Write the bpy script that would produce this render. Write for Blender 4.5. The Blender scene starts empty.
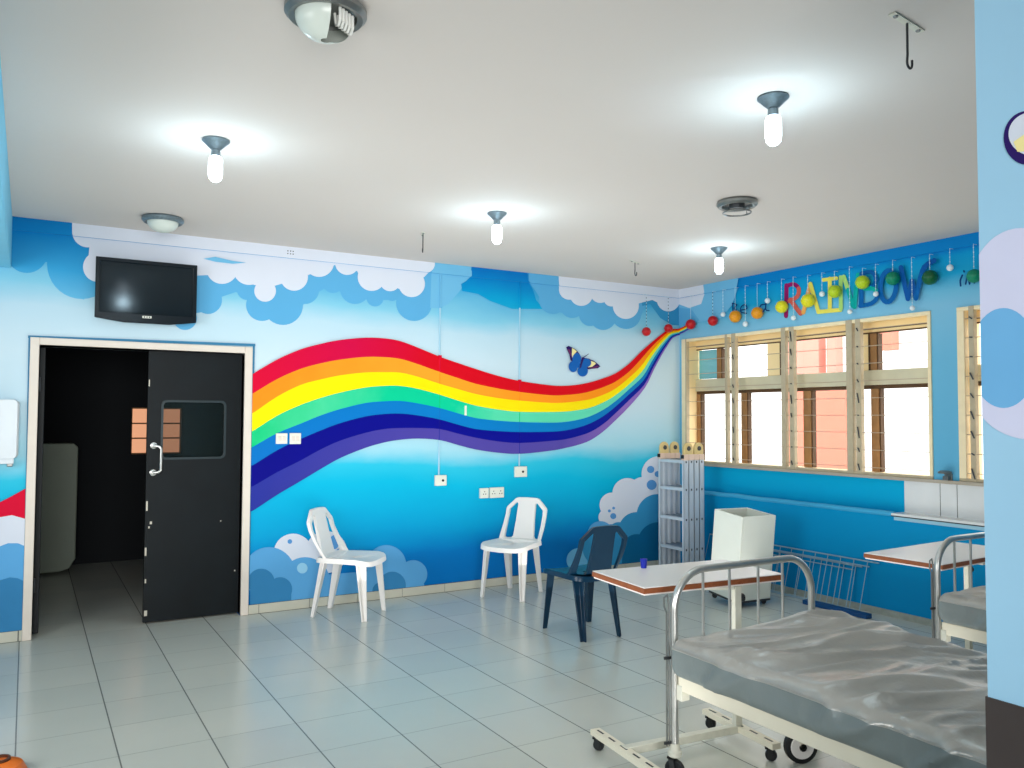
import bpy, bmesh, math, random
from mathutils import Vector, Matrix, noise
from mathutils.geometry import tessellate_polygon
random.seed(7)
SC = bpy.context.scene
COL = SC.collection

# ------------------------------------------------------------------ camera calibration
F, YAW, PIT, ROL = 818.8, .5342, .0411, .0042
CZ = 1.5285          # camera height
D = 6.54             # back wall plane  y = D
H = 2.892            # ceiling
W = 5.93             # window wall plane x = W
WL = 5.80            # lower, thicker part of window wall
fw = Vector((math.sin(YAW)*math.cos(PIT), math.cos(YAW)*math.cos(PIT), math.sin(PIT)))
r0 = Vector((math.cos(YAW), -math.sin(YAW), 0)); u0 = r0.cross(fw)
RR = r0*math.cos(ROL)+u0*math.sin(ROL); UU = u0*math.cos(ROL)-r0*math.sin(ROL)
EYE = Vector((0, 0, CZ))
def ray(u, v): return fw + RR*((u-512)/F) - UU*((v-384)/F)
def onY(u, v, Y=D): d = ray(u, v); return EYE + d*(Y/d.y)
def onX(u, v, X=W): d = ray(u, v); return EYE + d*(X/d.x)
def onZ(u, v, Z=0.): d = ray(u, v); return EYE + d*((Z-CZ)/d.z)

cam = bpy.data.cameras.new('camera'); co = bpy.data.objects.new('camera', cam); COL.objects.link(co)
cam.sensor_width = 36; cam.lens = 36*F/1024; cam.clip_start = .05
co.matrix_world = Matrix(((RR.x, UU.x, -fw.x, 0), (RR.y, UU.y, -fw.y, 0), (RR.z, UU.z, -fw.z, CZ), (0, 0, 0, 1)))
SC.camera = co

# ------------------------------------------------------------------ materials
def lin(c):
    c = c/255.
    return c/12.92 if c <= .04045 else ((c+.055)/1.055)**2.4
def rgb(r, g, b): return (lin(r), lin(g), lin(b), 1)
def mat(name, col, rough=.6, metal=0., nz=.06, nscale=6., bump=0., bscale=60., spec=.4, emis=None, estr=0., trans=0., alpha=1.):
    m = bpy.data.materials.new(name); m.use_nodes = True; nt = m.node_tree; N = nt.nodes; L = nt.links
    p = N['Principled BSDF']
    if name.startswith(('mural', 'lettering', 'butterfly', 'pillar', 'rainbow', 'plain', 'beam', 'ceiling')): spec = .12
    p.inputs['Roughness'].default_value = rough; p.inputs['Metallic'].default_value = metal
    p.inputs['Specular IOR Level'].default_value = spec
    p.inputs['Transmission Weight'].default_value = trans; p.inputs['Alpha'].default_value = alpha
    tc = N.new('ShaderNodeTexCoord')
    no = N.new('ShaderNodeTexNoise'); no.inputs['Scale'].default_value = nscale; no.inputs['Detail'].default_value = 4
    L.new(tc.outputs['Object'], no.inputs['Vector'])
    mx = N.new('ShaderNodeMix'); mx.data_type = 'RGBA'
    c = rgb(*col)
    mx.inputs[6].default_value = tuple(max(0, x*(1-nz)) for x in c[:3])+(1,)
    mx.inputs[7].default_value = tuple(min(1, x*(1+nz)) for x in c[:3])+(1,)
    L.new(no.outputs['Fac'], mx.inputs[0]); L.new(mx.outputs[2], p.inputs['Base Color'])
    if bump:
        b = N.new('ShaderNodeBump'); b.inputs['Strength'].default_value = bump; b.inputs['Distance'].default_value = .01
        n2 = N.new('ShaderNodeTexNoise'); n2.inputs['Scale'].default_value = bscale
        L.new(tc.outputs['Object'], n2.inputs['Vector']); L.new(n2.outputs['Fac'], b.inputs['Height']); L.new(b.outputs[0], p.inputs['Normal'])
    if emis:
        p.inputs['Emission Color'].default_value = rgb(*emis); p.inputs['Emission Strength'].default_value = estr
    return m
def gradient_mat(name, axis, stops, lo, hi, namp=.0, nscale=1.2, rough=.55, stretch=(1, 1, 1), nz=.0):
    """colour ramp along a world axis, edges softened by noise: brushed wall paint"""
    m = bpy.data.materials.new(name); m.use_nodes = True; nt = m.node_tree; N = nt.nodes; L = nt.links
    p = N['Principled BSDF']; p.inputs['Roughness'].default_value = rough; p.inputs['Specular IOR Level'].default_value = .12
    tc = N.new('ShaderNodeTexCoord'); mp = N.new('ShaderNodeMapping'); mp.inputs['Scale'].default_value = stretch
    L.new(tc.outputs['Object'], mp.inputs[0])
    no = N.new('ShaderNodeTexNoise'); no.inputs['Scale'].default_value = nscale; no.inputs['Detail'].default_value = 5
    L.new(mp.outputs[0], no.inputs['Vector'])
    sx = N.new('ShaderNodeSeparateXYZ'); L.new(tc.outputs['Object'], sx.inputs[0])
    a = N.new('ShaderNodeMath'); a.operation = 'MULTIPLY_ADD'; a.inputs[1].default_value = namp*2; a.inputs[2].default_value = -namp
    L.new(no.outputs['Fac'], a.inputs[0])
    b = N.new('ShaderNodeMath'); b.operation = 'ADD'; L.new(a.outputs[0], b.inputs[0]); L.new(sx.outputs[axis], b.inputs[1])
    mr = N.new('ShaderNodeMapRange'); mr.inputs[1].default_value = lo; mr.inputs[2].default_value = hi; L.new(b.outputs[0], mr.inputs[0])
    cr = N.new('ShaderNodeValToRGB'); e = cr.color_ramp.elements
    stops = sorted(stops)
    e[0].position = (stops[0][0]-lo)/(hi-lo); e[0].color = rgb(*stops[0][1])
    e[1].position = (stops[-1][0]-lo)/(hi-lo); e[1].color = rgb(*stops[-1][1])
    for z, c in stops[1:-1]:
        q = e.new((z-lo)/(hi-lo)); q.color = rgb(*c)
    L.new(mr.outputs[0], cr.inputs[0]); L.new(cr.outputs[0], p.inputs['Base Color'])
    return m

WALLG = gradient_mat('back_wall_paint', 2, [(0, (0, 108, 184)), (.35, (0, 118, 192)), (.6, (0, 158, 210)), (.95, (0, 180, 218)), (1.12, (44, 190, 220)), (1.27, (160, 212, 228)),
        (1.6, (192, 218, 230)), (2.0, (200, 222, 232)), (2.3, (186, 216, 230)), (2.45, (132, 200, 224)), (2.7, (60, 164, 212)), (2.9, (20, 136, 200))], 0, 2.9, .13, 1.6, stretch=(.6, .6, 1.6))
WALLR = gradient_mat('right_wall_paint', 2, [(0, (0, 132, 190)), (.78, (0, 142, 196)), (.84, (0, 162, 210)), (1.05, (0, 168, 214)), (1.1, (96, 172, 208)), (2.0, (110, 182, 216)), (2.4, (128, 190, 220)), (2.5, (110, 186, 218)), (2.62, (24, 158, 204)), (2.76, (0, 150, 206)),
        (2.8, (0, 128, 198)), (2.9, (0, 124, 196))], 0, 2.9, .03, 2.0)
CEIL = mat('ceiling_paint', (206, 200, 194), .8, nz=.05, nscale=.6, bump=.06, bscale=25)
PLAIN = mat('pale_blue_wall_paint', (168, 208, 230), .6)
PILL = mat('pillar_pale_blue_paint', (158, 202, 228), .55, nz=.08, nscale=2)
BEAMM = mat('beam_light_blue_paint', (120, 196, 226), .5)
P_WHITE = mat('mural_white', (214, 220, 232), .55, nz=.04, nscale=3)
P_BLUE = mat('mural_cloud_blue', (92, 170, 216), .55, nz=.06, nscale=2)
P_BLUE2 = mat('mural_cloud_light_blue', (112, 184, 222), .55, nz=.06, nscale=2)
P_SAT = gradient_mat('mural_saturated_blue', 2, [(2.36, (100, 182, 222)), (2.55, (52, 158, 210)), (2.8, (0, 130, 196)), (2.9, (0, 122, 190))], 2.3, 2.9, .05, 3)
P_CYAN = gradient_mat('mural_cyan_patch', 2, [(2.4, (40, 176, 214)), (2.6, (0, 160, 210)), (2.75, (0, 134, 198)), (2.9, (0, 110, 188))], 2.4, 2.9, .05, 4)
P_GREY = mat('mural_cloud_grey_blue', (54, 128, 178), .55, nz=.08, nscale=5)
P_MID = mat('mural_cloud_mid_blue', (92, 164, 216), .55, nz=.06, nscale=3)
P_STEEL = mat('mural_cloud_steel_blue', (56, 148, 196), .55, nz=.1, nscale=3)
P_TEAL = mat('mural_cloud_dark_teal', (16, 104, 150), .55, nz=.1, nscale=3)
P_DOT = mat('mural_dot_blue', (88, 150, 208), .55)
P_DOTL = mat('mural_dot_pale', (150, 204, 232), .55)
RB = [gradient_mat('rainbow_red', 0, [(1.5, (214, 0, 50)), (2.3, (206, 0, 66)), (3.0, (212, 0, 28)), (5.9, (220, 0, 12))], 1.5, 5.93, .02),
      gradient_mat('rainbow_orange', 0, [(1.5, (250, 140, 24)), (3, (255, 160, 40)), (5.9, (255, 140, 0))], 1.5, 5.93, .5, 6),
      mat('rainbow_yellow', (255, 226, 0), .5, nz=.03),
      gradient_mat('rainbow_green', 0, [(1.5, (0, 194, 120)), (2.1, (70, 206, 150)), (2.6, (0, 198, 144)), (3.3, (0, 200, 150)), (3.7, (84, 214, 168)), (5.9, (110, 214, 184))], 1.5, 5.93, .3, 5),
      gradient_mat('rainbow_blue', 0, [(1.5, (0, 112, 190)), (3.5, (0, 122, 194)), (5.9, (0, 120, 186))], 1.5, 5.93, .1),
      gradient_mat('rainbow_navy', 0, [(1.5, (0, 0, 128)), (4.2, (0, 6, 140)), (5.9, (0, 30, 150))], 1.5, 5.93, .1),
      gradient_mat('rainbow_violet', 0, [(1.5, (40, 50, 150)), (3.0, (76, 66, 158)), (4.4, (84, 72, 160)), (5.2, (138, 104, 184)), (5.9, (130, 96, 190))], 1.5, 5.93, .15, 4)]
CREAM = mat('cream_painted_steel', (226, 220, 200), .45, nz=.05, nscale=14)
CHIP = mat('chipped_cream_enamel', (206, 206, 192), .5, nz=.12, nscale=40)
CHROME = mat('chromed_steel', (206, 206, 202), .3, .8, nz=.1, nscale=30)
STEEL = mat('dull_steel', (140, 142, 140), .4, .85, nz=.15, nscale=30)
DSTEEL = mat('dark_steel', (70, 72, 74), .45, .6)
ALU = mat('aluminium', (200, 208, 216), .38, .25, nz=.06, nscale=8)
ALUD = mat('aluminium_inner', (128, 146, 164), .5, .4)
TANP = mat('tan_hinge_plastic', (214, 190, 130), .5, nz=.12, nscale=30)
PINKP = mat('pale_pink_cap_plastic', (224, 196, 176), .5)
BLACK = mat('black_rubber', (22, 26, 28), .55, nz=.2, nscale=40)
WPLAST = mat('white_chair_plastic', (236, 232, 228), .38, nz=.02, nscale=5)
NPLAST = mat('dark_blue_chair_plastic', (5, 44, 68), .3, nz=.12, nscale=6)
SWITCH = mat('ivory_switch_plastic', (226, 228, 216), .4)
LAMIN = mat('white_laminate', (240, 234, 230), .3, nz=.02)
EDGE = mat('brown_edge_band', (142, 80, 46), .5, nz=.3, nscale=50)
LOCK = mat('pale_green_grey_enamel', (214, 218, 208), .4, nz=.04, nscale=8)
LOCKIN = mat('locker_interior_blue_grey', (90, 130, 150), .5)
DOORB = mat('black_door_paint', (8, 16, 20), .45, nz=.5, nscale=5, spec=.22)
FRAME = mat('cream_door_frame_paint', (222, 212, 200), .5, nz=.08, nscale=8)
BLUEL = mat('blue_outline_paint', (44, 120, 160), .6)
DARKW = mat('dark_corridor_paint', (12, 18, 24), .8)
GREYP = mat('grey_green_cabinet_paint', (150, 160, 146), .6)
SKIRT = mat('skirting_tile', (196, 194, 178), .4, nz=.1, nscale=6)
GROUT = mat('dark_grout', (84, 88, 84), .8)
WFR = mat('window_frame_cream_paint', (246, 226, 186), .5, nz=.12, nscale=12)
WMUL = mat('window_mullion_grey_beige', (186, 172, 144), .5, nz=.15, nscale=20)
WTR = mat('window_transom_olive_grey', (206, 202, 176), .55, nz=.12, nscale=8)
WBR = mat('window_post_brown', (158, 118, 76), .6, nz=.3, nscale=14)
WTAN = mat('window_reveal_sunlit_peach', (255, 228, 176), .6, nz=.06, nscale=6)  # sunlight on the timber is put into this peach colour
WDK = mat('window_dark_rebate', (88, 64, 42), .7)
ROD = mat('window_thin_rod', (190, 172, 150), .5, .3)
GLASSB = mat('blue_tinted_louvre_glass', (110, 196, 214), .2, alpha=.85)
TILEW = mat('white_glazed_wall_tile', (222, 224, 224), .2)
TVB = mat('black_gloss_bezel', (6, 18, 26), .25, spec=.25)
TVS = mat('dark_lcd_screen', (6, 22, 30), .12, spec=.3, nz=.1, nscale=2)
BULB = mat('lit_bulb_glass', (255, 255, 255), .4, emis=(225, 242, 255), estr=9)
OPAL = mat('opal_glass', (206, 214, 206), .25, nz=.04)
CFL = mat('white_tube_glass', (232, 232, 226), .3)
VINYL = mat('grey_mattress_vinyl', (172, 170, 164), .31, nz=.10, nscale=2.2, bump=.3, bscale=30, spec=.6)
VINYL_SHADE = mat('shaded_mattress_side_vinyl', (116, 126, 126), .38, nz=.10, nscale=2.2, bump=.25, bscale=30, spec=.5)  # same vinyl as the top, shade on the sides put into the colour
VINYL.node_tree.nodes['Principled BSDF'].inputs['Metallic'].default_value = .3
ORANGE = mat('orange_plastic', (226, 112, 30), .4)
BROWN = mat('brown_plastic', (80, 40, 20), .5)
BLUEC = mat('cobalt_blue_plastic', (20, 40, 170), .35)
WPL2 = mat('dispenser_white_plastic', (214, 222, 228), .35)
BLUEPL = mat('blue_painted_board', (0, 66, 120), .5, nz=.2)
CONC = mat('bare_concrete', (150, 156, 148), .9, nz=.25, nscale=20)
DPLINTH = mat('dark_brown_plinth_paint', (62, 54, 52), .5, nz=.15, nscale=6)

def floor_mat():
    m = bpy.data.materials.new('grey_floor_tile'); m.use_nodes = True; nt = m.node_tree; N = nt.nodes; L = nt.links
    p = N['Principled BSDF']; p.inputs['Roughness'].default_value = .22; p.inputs['Specular IOR Level'].default_value = .45
    tc = N.new('ShaderNodeTexCoord'); sx = N.new('ShaderNodeSeparateXYZ'); L.new(tc.outputs['Object'], sx.inputs[0])
    def M(op, a, b=None, c=None):
        n = N.new('ShaderNodeMath'); n.operation = op
        for i, v in enumerate((a, b, c)):
            if v is None: continue
            if isinstance(v, (int, float)): n.inputs[i].default_value = v
            else: L.new(v, n.inputs[i])
        return n.outputs[0]
    def line(o, off, w):
        t = M('DIVIDE', M('SUBTRACT', o, off), .4)
        d = M('ABSOLUTE', M('SUBTRACT', M('FRACT', t), .5))
        return M('GREATER_THAN', d, .5-w/.8), M('FLOOR', t)
    lx, ix = line(sx.outputs[0], -.008, .0065)
    ly, iy = line(sx.outputs[1], 3.72, .0042)
    cb = N.new('ShaderNodeCombineXYZ'); L.new(ix, cb.inputs[0]); L.new(iy, cb.inputs[1])
    wn = N.new('ShaderNodeTexWhiteNoise'); L.new(cb.outputs[0], wn.inputs['Vector'])
    no = N.new('ShaderNodeTexNoise'); no.inputs['Scale'].default_value = 1.3; no.inputs['Detail'].default_value = 5; L.new(tc.outputs['Object'], no.inputs['Vector'])
    f = M('ADD', M('MULTIPLY', wn.outputs['Value'], .35), M('MULTIPLY', no.outputs['Fac'], .65))
    mx = N.new('ShaderNodeMix'); mx.data_type = 'RGBA'; mx.inputs[6].default_value = rgb(184, 190, 184); mx.inputs[7].default_value = rgb(206, 208, 198); L.new(f, mx.inputs[0])
    m2 = N.new('ShaderNodeMix'); m2.data_type = 'RGBA'; m2.inputs[7].default_value = rgb(66, 74, 74); L.new(mx.outputs[2], m2.inputs[6]); L.new(M('MULTIPLY', lx, .72), m2.inputs[0])
    m3 = N.new('ShaderNodeMix'); m3.data_type = 'RGBA'; m3.inputs[7].default_value = rgb(84, 92, 90); L.new(m2.outputs[2], m3.inputs[6]); L.new(M('MULTIPLY', ly, .38), m3.inputs[0])
    L.new(m3.outputs[2], p.inputs['Base Color'])
    b = N.new('ShaderNodeBump'); b.invert = True; b.inputs['Distance'].default_value = .002; L.new(M('MAXIMUM', lx, ly), b.inputs['Height']); L.new(b.outputs[0], p.inputs['Normal'])
    return m
FLOORM = floor_mat()

# ------------------------------------------------------------------ mesh builder
class MB:
    def __init__(s): s.bm = bmesh.new(); s.mats = []
    def mi(s, m):
        if m not in s.mats: s.mats.append(m)
        return s.mats.index(m)
    def poly(s, pts, m):
        vs = [s.bm.verts.new(p) for p in pts]
        try: f = s.bm.faces.new(vs); f.material_index = s.mi(m)
        except ValueError: pass
    def hull8(s, P, m):      # P: bottom 4 then top 4
        v = [s.bm.verts.new(p) for p in P]; k = s.mi(m)
        for q in ((3, 2, 1, 0), (4, 5, 6, 7), (0, 1, 5, 4), (1, 2, 6, 5), (2, 3, 7, 6), (3, 0, 4, 7)):
            f = s.bm.faces.new([v[i] for i in q]); f.material_index = k
        return s
    def box(s, x0, x1, y0, y1, z0, z1, m):
        return s.hull8([(x0, y0, z0), (x1, y0, z0), (x1, y1, z0), (x0, y1, z0), (x0, y0, z1), (x1, y0, z1), (x1, y1, z1), (x0, y1, z1)], m)
    def bar(s, a, b, w, h, m, up=(0, 0, 1)):
        a = Vector(a); b = Vector(b); d = (b-a).normalized(); up = Vector(up)
        x = d.cross(up)
        if x.length < 1e-4: x = d.cross(Vector((0, 1, 0)))
        x.normalize(); y = x.cross(d)
        P = [c + x*(i*w/2) + y*(j*h/2) for c in (a, b) for i, j in ((-1, -1), (1, -1), (1, 1), (-1, 1))]
        return s.hull8(P, m)
    def tube(s, pts, r, m, n=12, closed=False, cap=True):
        P = [Vector(p) for p in pts]; k = s.mi(m); rings = []; N = len(P)
        rs = r if isinstance(r, (list, tuple)) else [r]*N
        t0 = None; up = None
        for i in range(N):
            if closed: t = (P[(i+1) % N]-P[i-1]).normalized()
            elif i == 0: t = (P[1]-P[0]).normalized()
            elif i == N-1: t = (P[-1]-P[-2]).normalized()
            else: t = ((P[i+1]-P[i]).normalized()+(P[i]-P[i-1]).normalized()).normalized()
            if up is None:
                up = t.cross(Vector((.3, .7, .2))).normalized()
            else:
                up = (up - t*up.dot(t)).normalized()
            sd = t.cross(up)
            rings.append([s.bm.verts.new(P[i]+(up*math.cos(2*math.pi*j/n)+sd*math.sin(2*math.pi*j/n))*rs[i]) for j in range(n)])
        seq = list(range(N))+([0] if closed else [])
        for a, b in zip(seq[:-1], seq[1:]):
            for j in range(n):
                f = s.bm.faces.new((rings[a][j], rings[a][(j+1) % n], rings[b][(j+1) % n], rings[b][j])); f.material_index = k; f.smooth = True
        if cap and not closed:
            f = s.bm.faces.new(rings[0][::-1]); f.material_index = k
            f = s.bm.faces.new(rings[-1]); f.material_index = k
        return s
    def lathe(s, prof, c, m, n=32, axis=(0, 0, 1), a0=0, a1=2*math.pi, cap=True):
        A = Vector(axis).normalized(); X = Vector((1, 0, 0)) if abs(A.z) > .9 else A.orthogonal().normalized(); Y = A.cross(X); c = Vector(c); k = s.mi(m)
        full = abs(a1-a0-2*math.pi) < 1e-6; cnt = n if full else n+1
        rings = []
        for r, z in prof:
            rings.append([s.bm.verts.new(c+A*z+(X*math.cos(a0+(a1-a0)*j/n)+Y*math.sin(a0+(a1-a0)*j/n))*max(r, 1e-5)) for j in range(cnt)])
        for a, b in zip(rings[:-1], rings[1:]):
            for j in range(n):
                q = (j+1) % cnt
                f = s.bm.faces.new((a[j], a[q], b[q], b[j])); f.material_index = k; f.smooth = True
        if cap and full:
            for g in (rings[0], rings[-1]):
                try: f = s.bm.faces.new(g); f.material_index = k
                except ValueError: pass
        return s
    def loft(s, rings, m, cap=True, smooth=True):
        k = s.mi(m); R = [[s.bm.verts.new(p) for p in r] for r in rings]; n = len(R[0])
        for a, b in zip(R[:-1], R[1:]):
            for j in range(n):
                f = s.bm.faces.new((a[j], a[(j+1) % n], b[(j+1) % n], b[j])); f.material_index = k; f.smooth = smooth
        if cap:
            f = s.bm.faces.new(R[0][::-1]); f.material_index = k
            f = s.bm.faces.new(R[-1]); f.material_index = k
        return s
    def holed(s, outer, holes, fn, th, m):
        """extruded 2D plate with holes; fn maps (u,s,t) to a point"""
        loops = [outer]+holes; flat = [p for l in loops for p in l]
        tris = tessellate_polygon([[Vector((p[0], p[1], 0)) for p in l] for l in loops]); k = s.mi(m)
        A = [s.bm.verts.new(fn(p[0], p[1], -th/2)) for p in flat]; B = [s.bm.verts.new(fn(p[0], p[1], th/2)) for p in flat]
        for t in tris:
            for V in (A, B):
                try: f = s.bm.faces.new([V[i] for i in t]); f.material_index = k
                except ValueError: pass
        o = 0
        for l in loops:
            for i in range(len(l)):
                a = o+i; b = o+(i+1) % len(l)
                f = s.bm.faces.new((A[a], A[b], B[b], B[a])); f.material_index = k
            o += len(l)
        return s
    def build(s, name, parent=None, bevel=0, smooth=35, kind=None, label=None, cat=None, group=None, recalc=True):
        if recalc: bmesh.ops.recalc_face_normals(s.bm, faces=s.bm.faces)
        me = bpy.data.meshes.new(name); s.bm.to_mesh(me); s.bm.free()
        for m in s.mats: me.materials.append(m)
        if smooth:
            for p in me.polygons: p.use_smooth = True
            me.set_sharp_from_angle(angle=math.radians(smooth))
        o = bpy.data.objects.new(name, me); COL.objects.link(o)
        if parent: o.parent = parent
        if bevel:
            b = o.modifiers.new('bevel', 'BEVEL'); b.width = bevel; b.segments = 2; b.limit_method = 'ANGLE'; b.angle_limit = math.radians(40)
        tag(o, label, cat, group, kind)
        return o
def tag(o, label=None, cat=None, group=None, kind=None):
    if label: o['label'] = label
    if cat: o['category'] = cat
    if group: o['group'] = group
    if kind: o['kind'] = kind
    return o
def thing(name, label, cat, loc=(0, 0, 0), rz=0, group=None, kind=None):
    o = bpy.data.objects.new(name, None); COL.objects.link(o); o.empty_display_size = .1
    o.location = loc; o.rotation_euler = (0, 0, rz); return tag(o, label, cat, group, kind)
def dup(root, loc, rz, label, group=None):
    def cp(o, par):
        c = o.copy(); COL.objects.link(c)
        if par: c.parent = par
        for ch in [x for x in ALLCH.get(o.name, [])]: cp(ch, c)
        return c
    ALLCH = {}
    for x in list(bpy.data.objects):
        if x.parent: ALLCH.setdefault(x.parent.name, []).append(x)
    r = cp(root, None); r.location = loc; r.rotation_euler = (root.rotation_euler[0], root.rotation_euler[1], rz); r['label'] = label
    if group: r['group'] = group
    return r
def arc(cx, cy, r, a0, a1, n): return [(cx+r*math.cos(a0+(a1-a0)*i/n), cy+r*math.sin(a0+(a1-a0)*i/n)) for i in range(n+1)]
def rrect(x0, x1, y0, y1, r, n=5):
    p = []
    for cx, cy, a in ((x1-r, y1-r, 0), (x0+r, y1-r, 90), (x0+r, y0+r, 180), (x1-r, y0+r, 270)):
        p += arc(cx, cy, r, math.radians(a), math.radians(a+90), n)
    return p
PI = math.pi

# ------------------------------------------------------------------ room shell
XL, YF = -2.7, -2.9
MB().box(XL-.2, 6.4, YF-.2, 9.8, -.1, 0, FLOORM).build('floor', kind='structure', smooth=0)
MB().box(XL-.2, 6.2, YF-.2, D+.2, H, H+.15, CEIL).build('ceiling', kind='structure', smooth=0)
MB().box(XL-.2, XL, YF-.2, D+.2, 0, H, PLAIN).build('wall_left', kind='structure', smooth=0)
MB().box(XL, 6.2, YF-.2, YF, 0, H, PLAIN).build('wall_front', kind='structure', smooth=0)

# --- wall_back with its mural (paint layers a fraction of a millimetre thick)
DX0, DX1, DZ = .062, 1.447, 2.02
CORN = .014; CZ0 = 2.80
wb = MB()
wb.box(XL, DX0, D, D+.2, 0, H, WALLG); wb.box(DX1, 6.2, D, D+.2, 0, H, WALLG); wb.box(DX0, DX1, D, D+.2, DZ, H, WALLG)
wb.box(XL, DX0, D-CORN, D, CZ0, H, WALLG); wb.box(DX0, W, D-CORN, D, CZ0, H, WALLG)
wr = MB()
Y1a, Y1b, Y2a, Y2b, ZW0, ZW1 = 3.735, 6.50, 2.55, 3.53, 1.075, 2.36
wr.box(W, 6.2, YF, 9.8, 0, ZW0, WALLR); wr.box(W, 6.2, YF, D+.2, ZW1, H, WALLR)
for a, b in ((YF, Y2a), (Y2b, Y1a), (Y1b, D+.2)): wr.box(W, 6.2, a, b, ZW0, ZW1, WALLR)
wr.box(WL, W, YF, D, 0, .79, WALLR)
wr.box(W-CORN, W, YF, D-CORN, CZ0, H, WALLR)
LAY = [0.]
def clip(P, f):
    out = []
    for i in range(len(P)):
        a, b = P[i-1], P[i]; fa, fb = f(a), f(b)
        if (fa >= 0) != (fb >= 0): out.append(a+(b-a)*(fa/(fa-fb)))
        if fb >= 0: out.append(b)
    return out
def paint(px, m, wall='b', mbx=None, x0=None, x1=None, step=True):
    """a patch of wall paint: pixel outline measured in the photograph -> metres on the wall plane"""
    if step: LAY[0] += .00012
    e = .0005+LAY[0]
    pts = [(onY(*p) if wall == 'b' else onX(*p)) for p in px]
    ax = 0 if wall == 'b' else 1
    lo = x0 if x0 is not None else (DX1+.062 if wall == 'b' else -9); hi = x1 if x1 is not None else (W if wall == 'b' else D)
    tgt = mbx or (wb if wall == 'b' else wr)
    for band in (0, 1):
        for tri in tessellate_polygon([pts]):
            P = [pts[i] for i in tri]
            P = clip(P, lambda q: q[ax]-lo); P = clip(P, lambda q: hi-q[ax]) if P else P
            if P: P = clip(P, (lambda q: CZ0-q.z) if band == 0 else (lambda q: q.z-CZ0))
            if P: P = clip(P, lambda q: q.z-.072)
            if P: P = clip(P, lambda q: H-q.z)
            if len(P) < 3: continue
            off = e+(CORN if band else 0)
            tgt.poly([(q.x, D-off, q.z) if wall == 'b' else (W-off, q.y, q.z) for q in P], m)
def disc(cx, cy, r, m, wall='b', ry=None, **k):
    ry = ry or r
    paint([(cx+r*math.cos(2*PI*i/36), cy+ry*math.sin(2*PI*i/36)) for i in range(36)], m, wall, **k)
# upper clouds, left of and above the door
LFT = dict(x0=-.118, x1=W)
paint([(8, 205), (74, 214), (84, 250), (84, 300), (60, 280), (48, 262), (8, 262)], P_SAT, **LFT)
disc(27, 252, 21, P_SAT, **LFT); disc(82, 264, 35, P_SAT, **LFT)
ALLX = dict(x0=-.118, x1=W)
for c in ((185, 318, 12), (208, 300, 14), (247, 290, 10), (262, 305, 16), (283, 305, 20), (305, 290, 14), (333, 282, 11), (355, 289, 15), (375, 298, 8.5), (392, 294, 7), (414, 303, 18)):
    disc(*c, P_BLUE, **ALLX)
paint([(180, 262), (440, 262), (442, 308), (430, 308), (414, 312), (400, 300), (384, 300), (370, 300), (356, 298), (342, 292), (325, 288), (312, 296), (296, 312), (262, 316), (248, 298), (236, 292), (221, 297), (215, 310), (185, 315)], P_BLUE, **ALLX)
paint([(432, 255), (472, 262), (470, 270), (474, 276), (465, 283), (459, 292), (448, 304), (440, 308), (430, 308)], P_BLUE2)
paint([(471, 255), (526, 266), (527, 280), (533, 290), (536, 300), (544, 309), (512, 309), (490, 301), (478, 294), (462, 291), (461, 284), (466, 281), (471, 276)], P_CYAN)
for c in ((572, 306, 12), (590, 315, 11), (603, 317, 13), (626, 314, 15), (553, 300, 14)): disc(*c, P_BLUE)
paint([(527, 262), (560, 270), (640, 280), (645, 306), (640, 318), (613, 322), (590, 318), (565, 314), (546, 308), (536, 292), (528, 281)], P_BLUE)
paint([(640, 280), (684, 290), (684, 326), (672, 325), (660, 318), (650, 304), (642, 306)], P_STEEL)
paint([(72, 205), (434, 245), (432, 269), (424, 277), (412, 286), (399, 289), (390, 284), (381, 287), (370, 282), (358, 273), (357, 271), (346, 268), (335, 265), (320, 270), (306, 276), (294, 282), (281, 284), (274, 286), (254, 285), (245, 280), (236, 277), (222, 279), (210, 275), (190, 276), (94, 275), (88, 262), (90, 240), (84, 236), (72, 232)], P_WHITE, **ALLX)
disc(88, 231.5, 16, P_WHITE, **ALLX)
for c in ((98, 267, 15), (222, 268, 16), (249, 269, 16), (265, 291, 10.8), (294, 277, 13.8), (319, 262, 15), (347, 263, 12), (371.5, 277, 14), (390, 281, 10.3), (411.5, 284, 13.2), (425, 264, 9)): disc(*c, P_WHITE, **ALLX)
paint([(557, 266), (684, 282), (684, 304), (672, 306), (660, 304), (652, 300), (640, 303), (625, 308), (613, 306), (604, 302), (591, 298), (580, 300), (571, 299), (560, 294), (558, 284)], P_WHITE)
for c in ((569, 289.5, 10.3), (581, 294.5, 11.5), (600, 293, 10), (611, 299, 7.5), (625.5, 306, 13), (668, 300, 11.5)): disc(*c, P_WHITE)
# lower clouds by the door and behind the white chair
for c in ((293, 553, 19.5), (326, 552, 21)): disc(*c, P_WHITE)
for c in ((269, 573, 26), (305, 582, 25), (386, 565, 20), (413, 574, 14)): disc(*c, P_MID)
paint([(250, 560), (320, 575), (380, 570), (420, 575), (426, 590), (420, 600), (250, 616)], P_MID)
for c in ((261, 582, 13.5), (280, 589, 12), (392, 585, 13.5), (381, 591, 9)): disc(*c, P_GREY)
paint([(250, 575), (270, 580), (291, 590), (291, 600), (250, 610)], P_GREY); paint([(373, 592), (405, 586), (405, 598), (373, 600)], P_GREY)
disc(289.6, 541.4, 2.3, P_DOT); disc(302, 568, 5.3, P_DOTL); disc(334, 542, 5, P_DOT, ry=7); disc(338.5, 551, 2.4, P_DOT)
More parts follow.
